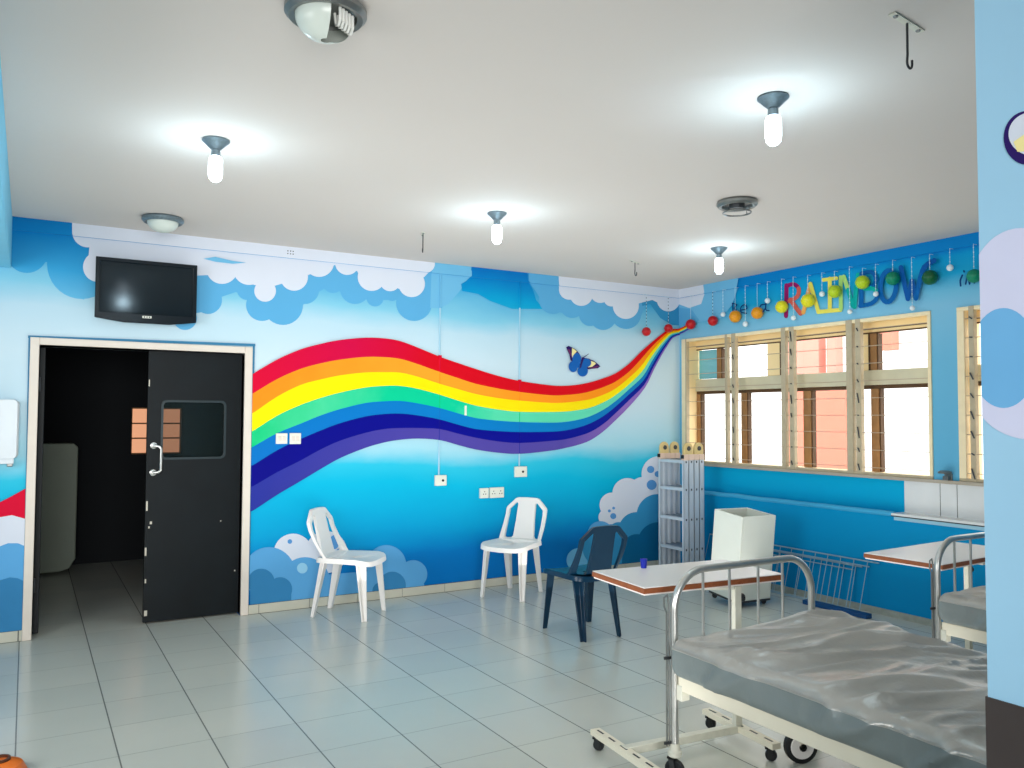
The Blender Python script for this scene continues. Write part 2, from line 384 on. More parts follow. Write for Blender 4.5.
# lower clouds by the ladder
for c in ((606, 517, 8), (611.5, 505, 12.5), (627, 493, 15), (642, 490, 13), (659, 474, 18), (668, 500, 20)): disc(*c, P_WHITE)
paint([(600, 520), (611, 500), (625, 488), (640, 484), (648, 474), (670, 465), (670, 505), (640, 515), (625, 525), (605, 524)], P_WHITE)
disc(578, 560, 12, P_BLUE2); disc(600, 534, 13, P_MID)
for c in ((618, 532, 10), (636, 530, 18), (657, 515, 21), (600, 548, 18)): disc(*c, P_STEEL)
paint([(585, 545), (620, 530), (650, 510), (684, 505), (684, 590), (590, 590)], P_STEEL)
for c in ((636, 549, 15), (658, 543, 21)): disc(*c, P_TEAL)
paint([(622, 548), (660, 535), (690, 540), (690, 590), (620, 590)], P_TEAL)
for c in ((650, 469.4, 3.6), (651, 484.8, 5), (612.6, 516, 3), (613, 508, 1.4), (608.7, 510.8, 1.5), (657, 474, 3)): disc(*c, P_DOT)
# left of the door: red swoop, white and blue clouds
LD = dict(x0=-1.5, x1=.005)
paint([(-60, 515), (0, 502), (10, 497), (30, 486), (30, 540), (-60, 540)], RB[0], **LD)
paint([(-60, 530), (0, 517), (12, 515), (30, 520), (30, 550), (-60, 560)], P_WHITE, **LD)
paint([(-60, 560), (0, 546), (8, 543), (18, 543), (30, 548), (30, 585), (-60, 590)], P_MID, **LD)
paint([(-60, 590), (0, 580), (10, 577), (18, 578), (30, 584), (30, 660), (-60, 670)], P_GREY, **LD)
# thin blue outline around the door frame
for a in ([(252.4, 345), (254.6, 345), (248.2, 616), (246, 616)], [(28, 335.5), (255, 344), (255, 346.5), (28, 338)], [(22.5, 640), (25.5, 640), (31.5, 337), (28.5, 337)]): paint(a, BLUEL, x0=-.2)
# clouds by the corner on the window wall
paint([(676, 282), (742, 270), (738, 290), (733, 305), (722, 318), (700, 322), (676, 326)], P_BLUE2, 'r')
paint([(676, 282), (704, 278), (706, 292), (702, 304), (690, 308), (676, 303)], P_WHITE, 'r')
paint([(680, 308), (692, 309), (700, 320), (690, 330), (680, 334)], P_BLUE, 'r')
# small scuffs
paint([(203, 259), (215, 257), (232, 261), (246, 263), (232, 264), (215, 262)], P_BLUE2, **ALLX)
wb_o = wb.build('wall_back', kind='structure', smooth=0, recalc=False)

def smooth_(P, k=3):
    out = []
    for i in range(len(P)-1):
        p0 = P[max(i-1, 0)]; p1 = P[i]; p2 = P[i+1]; p3 = P[min(i+2, len(P)-1)]
        for j in range(k):
            t = j/k
            out.append(tuple(.5*((2*p1[a])+(-p0[a]+p2[a])*t+(2*p0[a]-5*p1[a]+4*p2[a]-p3[a])*t*t+(-p0[a]+3*p1[a]-3*p2[a]+p3[a])*t**3) for a in (0, 1)))
    return out+[P[-1]]

# rainbow: sections of eight band edges, measured along the arch
SECT = []
def col(x, *ys): SECT.append([(x, y) for y in ys])
col(250, 376, 395, 414, 432, 448, 466, 487, 511.5)
col(255.6, 372, 391.7, 411, 429, 445, 463.3, 484.4, 508.6)
col(277, 359.5, 379, 396.5, 415.5, 433, 450, 472, 494.5)
col(300, 349.5, 369, 385, 405, 423.7, 439, 460.5, 481)
col(320, 344, 363.5, 379.5, 398, 415.5, 430.5, 449.5, 469)
col(340, 340, 359.7, 375.3, 392.5, 409, 423, 440.5, 457.8)
col(365, 337.8, 357, 372.5, 387.5, 403, 416.4, 432.8, 447.7)
col(384, 338.5, 357.3, 372.2, 385.9, 401.3, 414, 429, 442.3)
col(400, 341.3, 359, 372.7, 386, 401, 413.6, 428, 439.6)
col(418, 348, 364.5, 377, 389, 403.5, 415.5, 428, 438.5)
col(439, 356.7, 372, 383.8, 394.7, 408, 419.4, 429, 440)
col(457, 363, 378, 389, 400.4, 413.2, 424.5, 433.5, 444.8)
col(475, 369, 383.8, 394, 405.6, 418, 429, 437.7, 449.4)
col(497, 375.8, 388.4, 398, 409.5, 420.6, 431, 441.3, 452.6)
col(519, 381, 392, 400.6, 411.9, 422, 432, 443, 453.8)
col(550, 385.4, 395.3, 402.9, 412, 422.6, 431.7, 440.9, 450.6)
col(565, 385.8, 395, 402.5, 411.6, 421.8, 430.3, 439.2, 447.8)
col(578, 384.6, 393.8, 401.2, 410, 419.6, 427.3, 436, 444.6)
col(590, 382.2, 391.3, 399, 407.5, 416, 423, 431.8, 440)
col(603, 378.2, 387, 394.5, 402.2, 409.5, 415.8, 423.7, 431)
col(615, 373.3, 381.5, 388.3, 395, 401, 406.3, 413, 420)
col(628, 364, 372, 378, 384.6, 389.5, 394.5, 400.5, 407)
def sec(a, b):
    w = [0, .19, .36, .52, .66, .78, .91, 1.0]
    SECT.append([(a[0]+(b[0]-a[0])*t, a[1]+(b[1]-a[1])*t) for t in w])
sec((638, 354), (644, 388)); sec((645, 347.5), (653, 370)); sec((652.5, 341), (661, 355)); sec((660, 335), (666.5, 346)); sec((668, 329.6), (671, 339.2)); sec((674, 329), (675, 336.5)); sec((679.2, 329), (679.2, 335))
_cols = [smooth_([S_[k] for S_ in SECT], 3) for k in range(8)]
SECT = [[_cols[k][i] for k in range(8)] for i in range(len(_cols[0]))]
rbm = MB(); LAY[0] += .001
for i in range(7):
    for a, b in zip(SECT[:-1], SECT[1:]):
        paint([a[i], b[i], b[i+1], a[i+1]], RB[i], mbx=rbm, step=False)
T2 = []
for a, b in (((679.2, 329), (679.2, 335)), ((684.5, 326.7), (684.8, 332.6)), ((690, 323.2), (690.5, 329.2)), ((694, 321), (693.5, 324))):
    T2.append([(a[0]+(b[0]-a[0])*t, a[1]+(b[1]-a[1])*t) for t in [0, .19, .36, .52, .66, .78, .91, 1.0]])
for i in range(7):
    for a, b in zip(T2[:-1], T2[1:]):
        paint([a[i], b[i], b[i+1], a[i+1]], RB[i], 'r', mbx=rbm, step=False)
rb_o = rbm.build('painted_rainbow', wb_o, smooth=0, recalc=False); rb_o['label'] = 'wavy seven-band rainbow painted across the wall'

# butterfly painted on the wall
bf = MB(); LAY[0] += .0006
NAVY = mat('butterfly_dark_purple', (44, 24, 96), .5); BB = mat('butterfly_blue', (20, 96, 176), .5); BY = mat('butterfly_cream_yellow', (244, 230, 160), .5); BP = mat('butterfly_plum', (110, 50, 96), .5)
q = lambda L_: [(560+x/15.36, 335+y/15.36) for x, y in L_]
paint(q([(80, 190), (120, 168), (180, 195), (235, 230), (285, 285), (315, 345), (290, 440), (190, 420), (150, 390), (130, 300)]), NAVY, mbx=bf)
paint(q([(325, 345), (430, 365), (510, 400), (570, 445), (608, 482), (570, 512), (480, 520), (410, 530), (330, 470)]), NAVY, mbx=bf)
paint(q([(100, 215), (140, 225), (160, 300), (165, 350), (140, 300)]), BP, mbx=bf); paint(q([(420, 518), (560, 470), (590, 485), (540, 508)]), BP, mbx=bf)
paint(q([(172, 200), (215, 225), (245, 255), (205, 300), (180, 365), (168, 300)]), BY, mbx=bf); paint(q([(465, 400), (520, 420), (540, 442), (480, 490), (415, 498), (450, 450)]), BY, mbx=bf)
for c in ((245, 370, 60, 85), (385, 430, 72, 62), (190, 485, 62, 80), (335, 555, 72, 78)):
    disc(560+c[0]/15.36, 335+c[1]/15.36, c[2]*1.12/15.36, BB, ry=c[3]*1.08/15.36, mbx=bf)
paint(q([(200, 400), (300, 440), (400, 480), (330, 520), (240, 500)]), BB, mbx=bf)
paint(q([(290, 480), (320, 350), (345, 335), (355, 360), (310, 500), (285, 520)]), NAVY, mbx=bf)
paint(q([(345, 340), (425, 288), (432, 294), (352, 350)]), NAVY, mbx=bf)
bo = bf.build('painted_butterfly', wb_o, smooth=0, recalc=False); bo['label'] = 'blue butterfly with yellow and purple wing tips'

# lettering "Be a RAINBOW i" on the window wall
LAY[0] = .0015
def stroke(tgt, px, w, mats):
    n = len(px)
    for i, (a, b) in enumerate(zip(px[:-1], px[1:])):
        m = mats if not isinstance(mats, list) else mats[min(len(mats)-1, int(i*len(mats)/(n-1)))]
        dx, dy = b[0]-a[0], b[1]-a[1]; l = math.hypot(dx, dy) or 1; nx, ny = -dy/l*w/2, dx/l*w/2
        paint([(a[0]+nx, a[1]+ny), (b[0]+nx, b[1]+ny), (b[0]-nx, b[1]-ny), (a[0]-nx, a[1]-ny)], m, 'r', mbx=tgt)
        for c in (a, b): disc(c[0], c[1], w/2, m, 'r', ry=w/2*1.05, mbx=tgt)
lm = lambda n, *c: mat('lettering_'+n, c, .5, nz=.12, nscale=20)
MAG, BRI, ORA, YEL, YGR, TEA, BLU, DBL, INK = lm('magenta', 150, 24, 96), lm('brick', 206, 96, 84), lm('orange', 236, 170, 90), lm('yellow', 232, 220, 96), lm('lime', 170, 214, 120), lm('teal', 0, 168, 160), lm('blue', 0, 96, 168), lm('deep_blue', 0, 84, 160), lm('ink', 8, 60, 116)
lt = MB()
stroke(lt, [(786.7, 285.5), (786.2, 316)], 4.2, MAG); stroke(lt, smooth_([(786.7, 286), (793.8, 284.2), (799, 288.6), (797.7, 296.5), (790, 301)]), 4, [MAG, BRI]); stroke(lt, [(791, 300), (796, 307), (801, 313.5)], 4.4, BRI)
stroke(lt, [(803.9, 312.5), (807, 300), (811, 284)], 4, ORA); stroke(lt, [(811, 284), (815, 298), (818.5, 310)], 4, YEL); stroke(lt, [(806, 301), (815, 300)], 3, ORA)
stroke(lt, [(824, 280), (837, 278.4)], 3.6, YEL); stroke(lt, [(830.5, 279), (830.5, 310.5)], 4, YEL); stroke(lt, [(819, 312), (841, 310)], 4, YEL)
stroke(lt, [(841.4, 277.5), (841.6, 309)], 4, YGR); stroke(lt, smooth_([(844.5, 277), (849, 290), (853.8, 306)]), 4.2, [YGR, TEA]); stroke(lt, [(859, 275), (856.8, 290), (855.5, 307)], 4.2, TEA)
stroke(lt, [(862.8, 274), (862.2, 305)], 4.8, BLU); stroke(lt, smooth_([(862.5, 274), (872, 272), (877, 278), (874.5, 285.6), (865.5, 288.6)]), 4, BLU); stroke(lt, smooth_([(865.5, 288.6), (876, 289.5), (879, 297), (873, 303.6), (862, 306)]), 4.2, [TEA, BLU])
stroke(lt, [(890.2+7.8*math.cos(t*PI/12), 286.6+15.5*math.sin(t*PI/12)-.25*7.8*math.cos(t*PI/12)) for t in range(25)], 4.8, BLU)
stroke(lt, [(903.4, 268), (906.5, 283), (910.4, 299)], 4.8, DBL); stroke(lt, [(910.6, 299), (914.2, 281)], 4.4, DBL); stroke(lt, [(914.4, 281), (918.4, 298.8)], 4.4, DBL); stroke(lt, smooth_([(918.6, 298.5), (922, 282), (927, 267.5), (937, 261)]), 4.8, [BLU, DBL])
stroke(lt, [(735.3, 303.4), (735.8, 314.2)], 1.2, INK); stroke(lt, smooth_([(735, 303.6), (739.6, 305), (737, 308.4), (740.4, 312), (735.8, 314.4)]), 1.1, INK)
stroke(lt, smooth_([(744, 310.4), (750, 308.8), (748.2, 304.8), (744.2, 307.6), (744.6, 312.4), (750, 313.6)]), 1.2, INK)
stroke(lt, smooth_([(769.6, 304.6), (764.6, 305.4), (763, 310.4), (766.4, 312.4), (769.6, 307.6)]), 1.3, INK); stroke(lt, smooth_([(769.8, 303.4), (769.6, 310), (773, 311)]), 1.3, INK)
stroke(lt, [(968, 271.6), (968.3, 272.4)], 1.8, INK); stroke(lt, smooth_([(966.5, 276), (964.6, 281), (965, 286.4)]), 1.8, INK); stroke(lt, smooth_([(970, 284.5), (972, 277), (974, 284.5)]), 1.8, INK); stroke(lt, smooth_([(974, 284.5), (976, 277), (979, 283.5)]), 1.8, INK)
lt_o = lt.build('painted_lettering', None, smooth=0, recalc=False); lt_o['label'] = 'brush lettering reading Be a RAINBOW'

# white tiles below the sill, sill, wall ledge (parts of the window wall)
wr_o = wr.build('wall_right', kind='structure', smooth=0, recalc=False)
lt_o.parent = wr_o
ty1 = onX(905, 495).y
t = MB(); ys = [ty1, onX(941, 492).y, onX(958, 494).y, 3.25, 3.03, 2.8, 2.5]
t.box(W-.006, W-.001, 2.5, ty1, .80, 1.055, GROUT)
for a, b in zip(ys[:-1], ys[1:]): t.box(W-.010, W-.004, b+.004, a-.002, .80, 1.052, TILEW)
t.build('wall_tiling', wr_o, smooth=0)
t = MB(); t.box(WL-.02, W, 2.5, ty1+.02, .785, .803, TILEW); t.box(WL-.023, WL-.02, 2.5, ty1+.02, .778, .785, DSTEEL); t.box(WL-.015, WL, 2.5, ty1, .75, .785, mat('ledge_underside_pale', (150, 196, 216), .6))
t.build('counter_ledge', wr_o, bevel=.003)
t = MB(); pts = []
for i in range(60):
    y = D-.02-i*(D-ty1-.03)/59; pts.append((WL+.012+.008*noise.noise((y*3, 0, 0)), y, .792+.012*noise.noise((y*4, 3, 0))))
t.tube(pts, .022, mat('ledge_plaster_blue', (60, 166, 212), .6), 10); t.build('plaster_ledge', wr_o)
t = MB(); t.box(W-.03, W+.02, Y2a, Y1b, 1.05, 1.075, mat('sill_grey_beige', (176, 166, 150), .6, nz=.15)); t.build('trim_1', smooth=0, kind='structure')
MB().box(WL-.012, WL, YF, D, 0, .05, CONC).build('baseboard_right', kind='structure', smooth=0)
t = MB(); x = XL
jo = [onY(u, 610).x for u in (256, 311.5, 360, 405, 448)]; xs = [1.503]+[jo[1]+(i-0)*.4-.4 for i in range(0, 12)]
t.box(1.503, WL, D-.012, D, 0, .074, GROUT)
xs = [1.505, 1.585]+[1.585+.4*i for i in range(1, 12)]
for a, b in zip(xs[:-1], xs[1:]): t.box(a+.002, min(b, WL)-.002, D-.015, D-.003, 0.003, .072, SKIRT) if a < WL else None
t.box(XL, .005, D-.012, D, 0, .074, GROUT)
for i in range(7): t.box(-.015-.4*i-.4, -.019-.4*i, D-.015, D-.003, .003, .072, SKIRT)
t.box(-.012, .005, D-.015, D-.003, .003, .072, SKIRT)
t.build('baseboard_back', kind='structure', smooth=0)

# ceiling beam at the left, pillar at the right
MB().box(-.55, -.12, YF, D, 2.537, H, BEAMM).build('trim_2', kind='structure', bevel=.008)
px, py = 1.93, 1.093
pl = MB(); pl.box(px, px+.24, .72, py, 0, H, PILL)
def paintp(P, m, e=.001):
    pts = [onX(u, v, px) for u, v in P]
    for tri in tessellate_polygon([pts]):
        Q = clip([pts[i] for i in tri], lambda q: py-q.y)
        if len(Q) > 2: pl.poly([(px-e, q.y, q.z) for q in Q], m)
PW = mat('pillar_cloud_lilac_white', (208, 210, 234), .55); PB = mat('pillar_cloud_blue', (112, 176, 222), .55)
cir = lambda cx, cy, rx, ry: [(cx+rx*math.cos(i*PI/24), cy+ry*math.sin(i*PI/24)) for i in range(48)]
paintp(cir(1022, 290, 52, 62), PW); paintp(cir(1035, 395, 60, 45), PW, .0012); paintp(cir(1004, 358, 34, 50), PB, .0016)
paintp(cir(1028, 138, 24, 27), NAVY, .0016); paintp(cir(1034, 134, 25, 22), P_WHITE, .002); paintp([(1014, 142), (1034, 128), (1050, 150), (1018, 152)], BY, .0024)
pl.box(px-.004, px+.244, .715, py+.004, 0, .888, DPLINTH)
pl.build('wall_pillar', kind='structure', smooth=0, recalc=False)

# ------------------------------------------------------------------ door and corridor
d = thing('door_1', None, None, (DX0, D, 0), kind='structure')
def loc(mb, ox, oy, oz=0):
    bmesh.ops.translate(mb.bm, verts=mb.bm.verts, vec=(-ox, -oy, -oz)); return mb
t = MB()
t.box(.006, DX0, D-.02, D+.2, 0, 2.07, FRAME); t.box(DX1, 1.505, D-.02, D+.2, 0, 2.07, FRAME); t.box(DX0, DX1, D-.02, D+.2, DZ, 2.07, FRAME)
loc(t, DX0, D).build('door_frame', d, bevel=.004)
t = MB()
fnY = lambda u, s, w: Vector((u, 6.625+w, s))
t.holed([(.768, .012), (DX1-.003, .012), (DX1-.003, DZ-.004), (.768, DZ-.004)], [rrect(.872, 1.320, 1.213, 1.640, .035)], fnY, .04, DOORB)
t.build('door_leaf', d); bpy.data.objects['door_leaf'].location = (-DX0, -D, 0); bpy.data.objects['door_leaf'].rotation_euler = (0, 0, 0)
leaf = bpy.data.objects['door_leaf']; leaf['label'] = 'closed black leaf with vision panel'
t = MB(); t.holed(rrect(.862, 1.330, 1.203, 1.650, .04), [rrect(.878, 1.314, 1.219, 1.634, .03)], lambda u, s, w: Vector((u, 6.602+w, s)), .006, mat('panel_rim', (40, 52, 56), .3))
t.build('vision_panel_rim', leaf)
t = MB(); t.box(.872, 1.320, 6.62, 6.626, 1.213, 1.640, mat('smoked_glass', (30, 40, 40), .08, alpha=.35)); t.build('vision_glass', leaf, smooth=0)
t = MB(); hx = .815
t.tube([(hx, 6.6, 1.31), (hx, 6.56, 1.31), (hx+.03, 6.545, 1.305), (hx+.045, 6.54, 1.29), (hx+.045, 6.54, 1.13), (hx+.03, 6.545, 1.115), (hx, 6.56, 1.11), (hx, 6.6, 1.11)], .010, CHROME, 10)
for z in (1.31, 1.11): t.lathe([(.024, 0), (.024, .006), (.01, .012)], (hx, 6.604, z), CHROME, 20, axis=(0, -1, 0))
t.build('pull_handle', leaf)
t = MB(); SCF = mat('bare_scuff', (196, 190, 176), .7)
for (a, b, w, h_) in ((.770, .50, .012, .06), (.772, .83, .012, .07), (.774, .30, .01, .03), (.772, 1.75, .008, .05), (.79, .70, .01, .015), (.80, .73, .015, .02), (.775, .06, .02, .04), (1.30, .72, .008, .008), (1.41, .33, .01, .01)):
    t.box(a, a+w, 6.6025, 6.6048, b, b+h_, SCF)
t.build('paint_scuff', leaf, smooth=0)
t = MB(); t.box(.066, .104, 6.66, 7.32, .012, DZ-.01, DOORB); loc(t, DX0, D).build('open_door_leaf', d, bevel=.003)
t = MB()
for z in (.35, 1.75): t.tube([(.07, 6.63, z-.05), (.07, 6.63, z+.05)], .012, DSTEEL, 10)
loc(t, DX0, D).build('hinge', d)
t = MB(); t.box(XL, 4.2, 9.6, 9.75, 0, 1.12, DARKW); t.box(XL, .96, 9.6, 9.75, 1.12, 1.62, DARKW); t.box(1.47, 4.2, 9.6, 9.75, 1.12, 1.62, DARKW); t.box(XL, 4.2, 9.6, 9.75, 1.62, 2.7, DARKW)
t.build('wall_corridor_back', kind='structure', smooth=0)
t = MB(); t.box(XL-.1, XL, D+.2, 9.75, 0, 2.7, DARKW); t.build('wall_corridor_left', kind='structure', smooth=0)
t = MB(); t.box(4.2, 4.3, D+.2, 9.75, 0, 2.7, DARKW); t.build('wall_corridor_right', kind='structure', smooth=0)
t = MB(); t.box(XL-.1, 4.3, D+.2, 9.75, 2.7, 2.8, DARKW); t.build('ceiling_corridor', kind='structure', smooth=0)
w3 = thing('window_3', None, None, (1.2, 9.6, 1.12), kind='structure')
t = MB(); t.box(.96, 1.47, 9.68, 9.69, 1.12, 1.62, mat('corridor_window_glow', (220, 160, 120), .6, emis=(236, 170, 130), estr=.75)); loc(t, 1.2, 9.6, 1.12).build('pane', w3, smooth=0)
t = MB()
for z in (1.125, 1.29, 1.45, 1.615): t.box(.96, 1.47, 9.655, 9.675, z-.008, z+.008, WBR)
for x in (.965, 1.2, 1.465): t.box(x-.01, x+.01, 9.655, 9.675, 1.12, 1.62, WBR)
loc(t, 1.2, 9.6, 1.12).build('window_frame', w3, smooth=0)
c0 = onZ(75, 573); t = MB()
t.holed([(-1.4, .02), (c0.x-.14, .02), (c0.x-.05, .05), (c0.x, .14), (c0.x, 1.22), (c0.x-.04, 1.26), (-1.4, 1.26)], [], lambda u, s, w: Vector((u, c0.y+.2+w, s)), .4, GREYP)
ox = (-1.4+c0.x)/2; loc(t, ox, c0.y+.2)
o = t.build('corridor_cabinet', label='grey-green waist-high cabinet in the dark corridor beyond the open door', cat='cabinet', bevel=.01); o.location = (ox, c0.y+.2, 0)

# ------------------------------------------------------------------ windows
def window(name, ya, yb, mull, posts, uposts, glass):
    w = thing(name, None, None, (W, ya, ZW0), kind='structure')
    X0 = W-.012
    T = lambda t: loc(t, W, ya, ZW0)
    t = MB(); t.box(X0, X0+.045, yb-.055, yb, ZW0+.022, ZW1-.03, WFR); t.box(X0, X0+.045, ya, ya+.028, ZW0+.022, ZW1-.03, WFR); t.box(X0, X0+.05, ya, yb, ZW1-.03, ZW1-.001, WFR); t.box(X0, X0+.05, ya, yb, ZW0, ZW0+.022, WMUL)
    T(t).build('window_frame', w, bevel=.003)
    for (a, b, kind) in mull:
        t = MB(); t.box(X0-.004, X0+.04, b, a, ZW0, ZW1, WMUL)
        o = T(t).build('louvre_mullion', w, bevel=.003)
        if kind:
            t = MB(); z = ZW0+.06
            while z < ZW1-.06:
                s = (random.random()-.2)*.10
                t.bar((X0-.004, a-.03, z-s*.5-.008), (X0-.012, b+.03, z+s*.5+.008), .007, .010, DSTEEL)
                z += .142
            T(t).build('louvre_clip', o, smooth=0)
    t = MB(); z = ZW0+.06
    while z < ZW1-.06:
        t.tube([(X0+.015, ya, z), (X0+.015, yb, z)], .0035, ROD, 6); z += .142
    T(t).build('louvre_rod', w)
    # outer timber frame
    X1 = 6.12
    t = MB(); t.box(X1-.015, X1+.1, ya, yb, 1.815, 1.94, WTR); t.box(X1+.0, X1+.1, ya, yb, 1.785, 1.815, WDK); T(t).build('transom', w, bevel=.004)
    for a, b in posts:
        t = MB(); t.box(X1, X1+.07, b, a, ZW0+.015, 1.784, WBR); t.box(X1+.01, X1+.06, b-.013, b, ZW0+.015, 1.784, WDK); T(t).build('lower_post', w, smooth=0)
    for a, b, m in uposts:
        t = MB(); t.box(X1, X1+.07, b, a, 1.941, 2.249, m); t.box(X1+.002, X1+.06, b-.013, b, 1.941, 2.249, WDK); T(t).build('upper_post', w, smooth=0)
    t = MB(); t.box(X1, X1+.08, ya, yb, 2.262, ZW1-.013, WTAN); t.box(X1-.004, X1-.0005, ya, yb, 2.285, 2.293, WDK); t.box(X1-.004, X1+.02, ya, yb, 2.25, 2.261, WDK); T(t).build('outer_head', w, smooth=0)
    t = MB(); t.box(W+.04, 6.2, yb-.012, yb, ZW0, ZW1, WTAN); t.box(W+.04, 6.2, ya, ya+.012, ZW0, ZW1, WTAN); t.box(W+.04, 6.2, ya+.013, yb-.013, ZW1-.012, ZW1, WTAN); t.box(W+.04, 6.2, ya+.013, yb-.013, ZW0, ZW0+.012, WTAN); T(t).build('reveal_lining', w, smooth=0)
    for (a, b, z0, z1) in glass:
        t = MB(); t.box(X1+.03, X1+.036, b, a, z0, z1, GLASSB); T(t).build('pane', w, smooth=0)
    return w
window('window_1', Y1a, Y1b, [(6.44, 6.425, 0), (5.875, 5.845, 0), (5.79, 5.735, 1), (5.175, 5.125, 0), (5.085, 5.03, 1), (4.485, 4.425, 0), (4.395, 4.345, 1)],
       [(6.50, 6.44), (5.86, 5.79), (5.10, 5.02), (4.40, 4.33)], [(6.19, 6.13, WBR), (5.52, 5.37, WTAN), (4.58, 4.42, WTAN), (4.40, 4.34, WBR)], [(6.48, 6.19, 1.945, 2.248)])
window('window_2', Y2a, Y2b, [(3.44, 3.40, 1)], [(3.38, 3.3)], [(3.38, 3.3, WBR)], [])

# things outside the windows: neighbouring building
t = MB(); OW = mat('white_render_glow', (240, 240, 240), .9, nz=.02, emis=(255, 255, 255), estr=.35); SAL = mat('salmon_render', (218, 134, 112), .9, nz=.06)  # daylight glare on the white wall is added as emission
nb = thing('neighbouring_building', 'white neighbouring building with salmon columns seen through the window', 'building', (9.5, 9, -1))
XB = 9.5
t.box(XB, XB+.4, 1.5, 16, -1, 6, OW); loc(t, 9.5, 9, -1).build('wall', nb, smooth=0)
def ob(u0_, u1_, v0, v1, name, m):
    a = onX(u0_, (v0+v1)/2, XB-.1); b = onX(u1_, (v0+v1)/2, XB-.1); zt = onX((u0_+u1_)/2, v0, XB-.1).z; zb = onX((u0_+u1_)/2, v1, XB-.1).z
    t = MB(); t.box(XB-.15, XB, b.y, a.y, zb, zt, m); loc(t, 9.5, 9, -1).build(name, nb, smooth=0)
ob(786, 849, 388, 520, 'salmon_panel', SAL)
PNK = mat('pale_pink_render', (222, 150, 134), .9)
ob(806, 821, 330, 374, 'pink_column', PNK); ob(829, 838, 330, 374, 'pink_column', PNK); ob(880, 894, 326, 350, 'pink_column', SAL)
ob(786, 806, 340, 374, 'pink_column', PNK)
o = MB().box(6.2, 14, -4, 16, -1.05, -.95, mat('outside_paving', (200, 196, 186), .9)).build('trim_3', kind='structure', smooth=0)

# ------------------------------------------------------------------ monobloc chairs
def make_chair(m, label, loc_, rz):
    c = thing('plastic_chair', label, 'chair', loc_, rz, None)
    # seat
    out = []
    N = 56
    for i in range(N):
        a = 2*PI*i/N; ca, sa = math.cos(a), math.sin(a); e = .38
        x = math.copysign(abs(ca)**e, ca); y = math.copysign(abs(sa)**e, sa)
        hw = .214+.018*y; out.append((x*hw, .014+y*.228))
    def ring(k, dz, f=0): return [(x*k, y*k, .445+dz+.012*min(1, max(0, (abs(x)/.21)))**2 + (-.012*max(0, (y-.15)/.07) if k > .8 else 0)) for x, y in out]
    t = MB(); t.loft([ring(.02, -.012), ring(.4, -.011), ring(.75, -.006), ring(.93, .002), ring(.985, .002), ring(1.0, -.006), ring(1.012, -.035), ring(.99, -.036), ring(.975, -.012), ring(.4, -.018), ring(.02, -.019)], m)
    t.build('seat', c)
    # backrest
    tl = math.radians(14.5)
    fn = lambda u, s, w: Vector((u*(1+.10*max(0, 1-s/.25)), -.178-s*math.sin(tl)-w+.10*max(0, (abs(u)-.10)/.09)*max(0, 1-s/.26)**1.6, .425+s*math.cos(tl)))
    outer = [(-.150, 0), (0, .004), (.150, 0), (.180, .008), (.184, .035), (.187, .07), (.190, .11), (.193, .16), (.197, .24), (.198, .295), (.192, .312), (.114, .390), (.095, .398), (0, .402), (-.095, .398), (-.114, .390), (-.192, .312), (-.198, .295), (-.197, .24), (-.193, .16), (-.190, .11), (-.187, .07), (-.184, .035), (-.180, .008)]
    sl = [(.092, .055), (.105, .04), (.142, .04), (.153, .05), (.156, .075), (.159, .11), (.163, .16), (.169, .25), (.166, .292), (.106, .352), (.090, .352), (.084, .34), (.086, .2)]
    t = MB(); t.holed(outer, [sl, [(-a, b) for a, b in sl][::-1]], fn, .026, m); o = t.build('backrest', c, smooth=30)
    # legs: tapering angle section
    def leg(tx, ty, bx, by, sx, sy):
        t = MB(); R = []
        for k in range(5):
            f = k/4; w = .062*(1-f)+.034*f; th = .012+.0*f; x = tx+(bx-tx)*f; y = ty+(by-ty)*f; z = .428*(1-f)
            P = [(w, w), (0, w), (0, w-th), (w-th, w-th), (w-th, 0), (w, 0)]
            R.append([(x-sx*a, y-sy*b, z) for a, b in P])
        t.loft(R, m, smooth=False); t.build('leg', c, bevel=.003)
    for s in (-1, 1):
        leg(s*.208, .205, s*.212, .232, s, 1); leg(s*.178, -.185, s*.172, -.250, s, -1)
    return c
ch = make_chair(WPLAST, 'white plastic chair seen side-on, standing nearest the black double door', (2.185, 6.165, 0), math.radians(-134))
dup(ch, (3.655, 6.14, 0), math.radians(121.7), 'white plastic chair facing the room, back slats towards the wall under the wall sockets', 'white plastic chairs'); ch['group'] = 'white plastic chairs'
c3 = make_chair(NPLAST, 'dark blue plastic chair standing behind the overbed table, turned to the wall', (3.466, 4.845, 0), math.radians(-1.4)); c3.scale = (1, 1, .965)

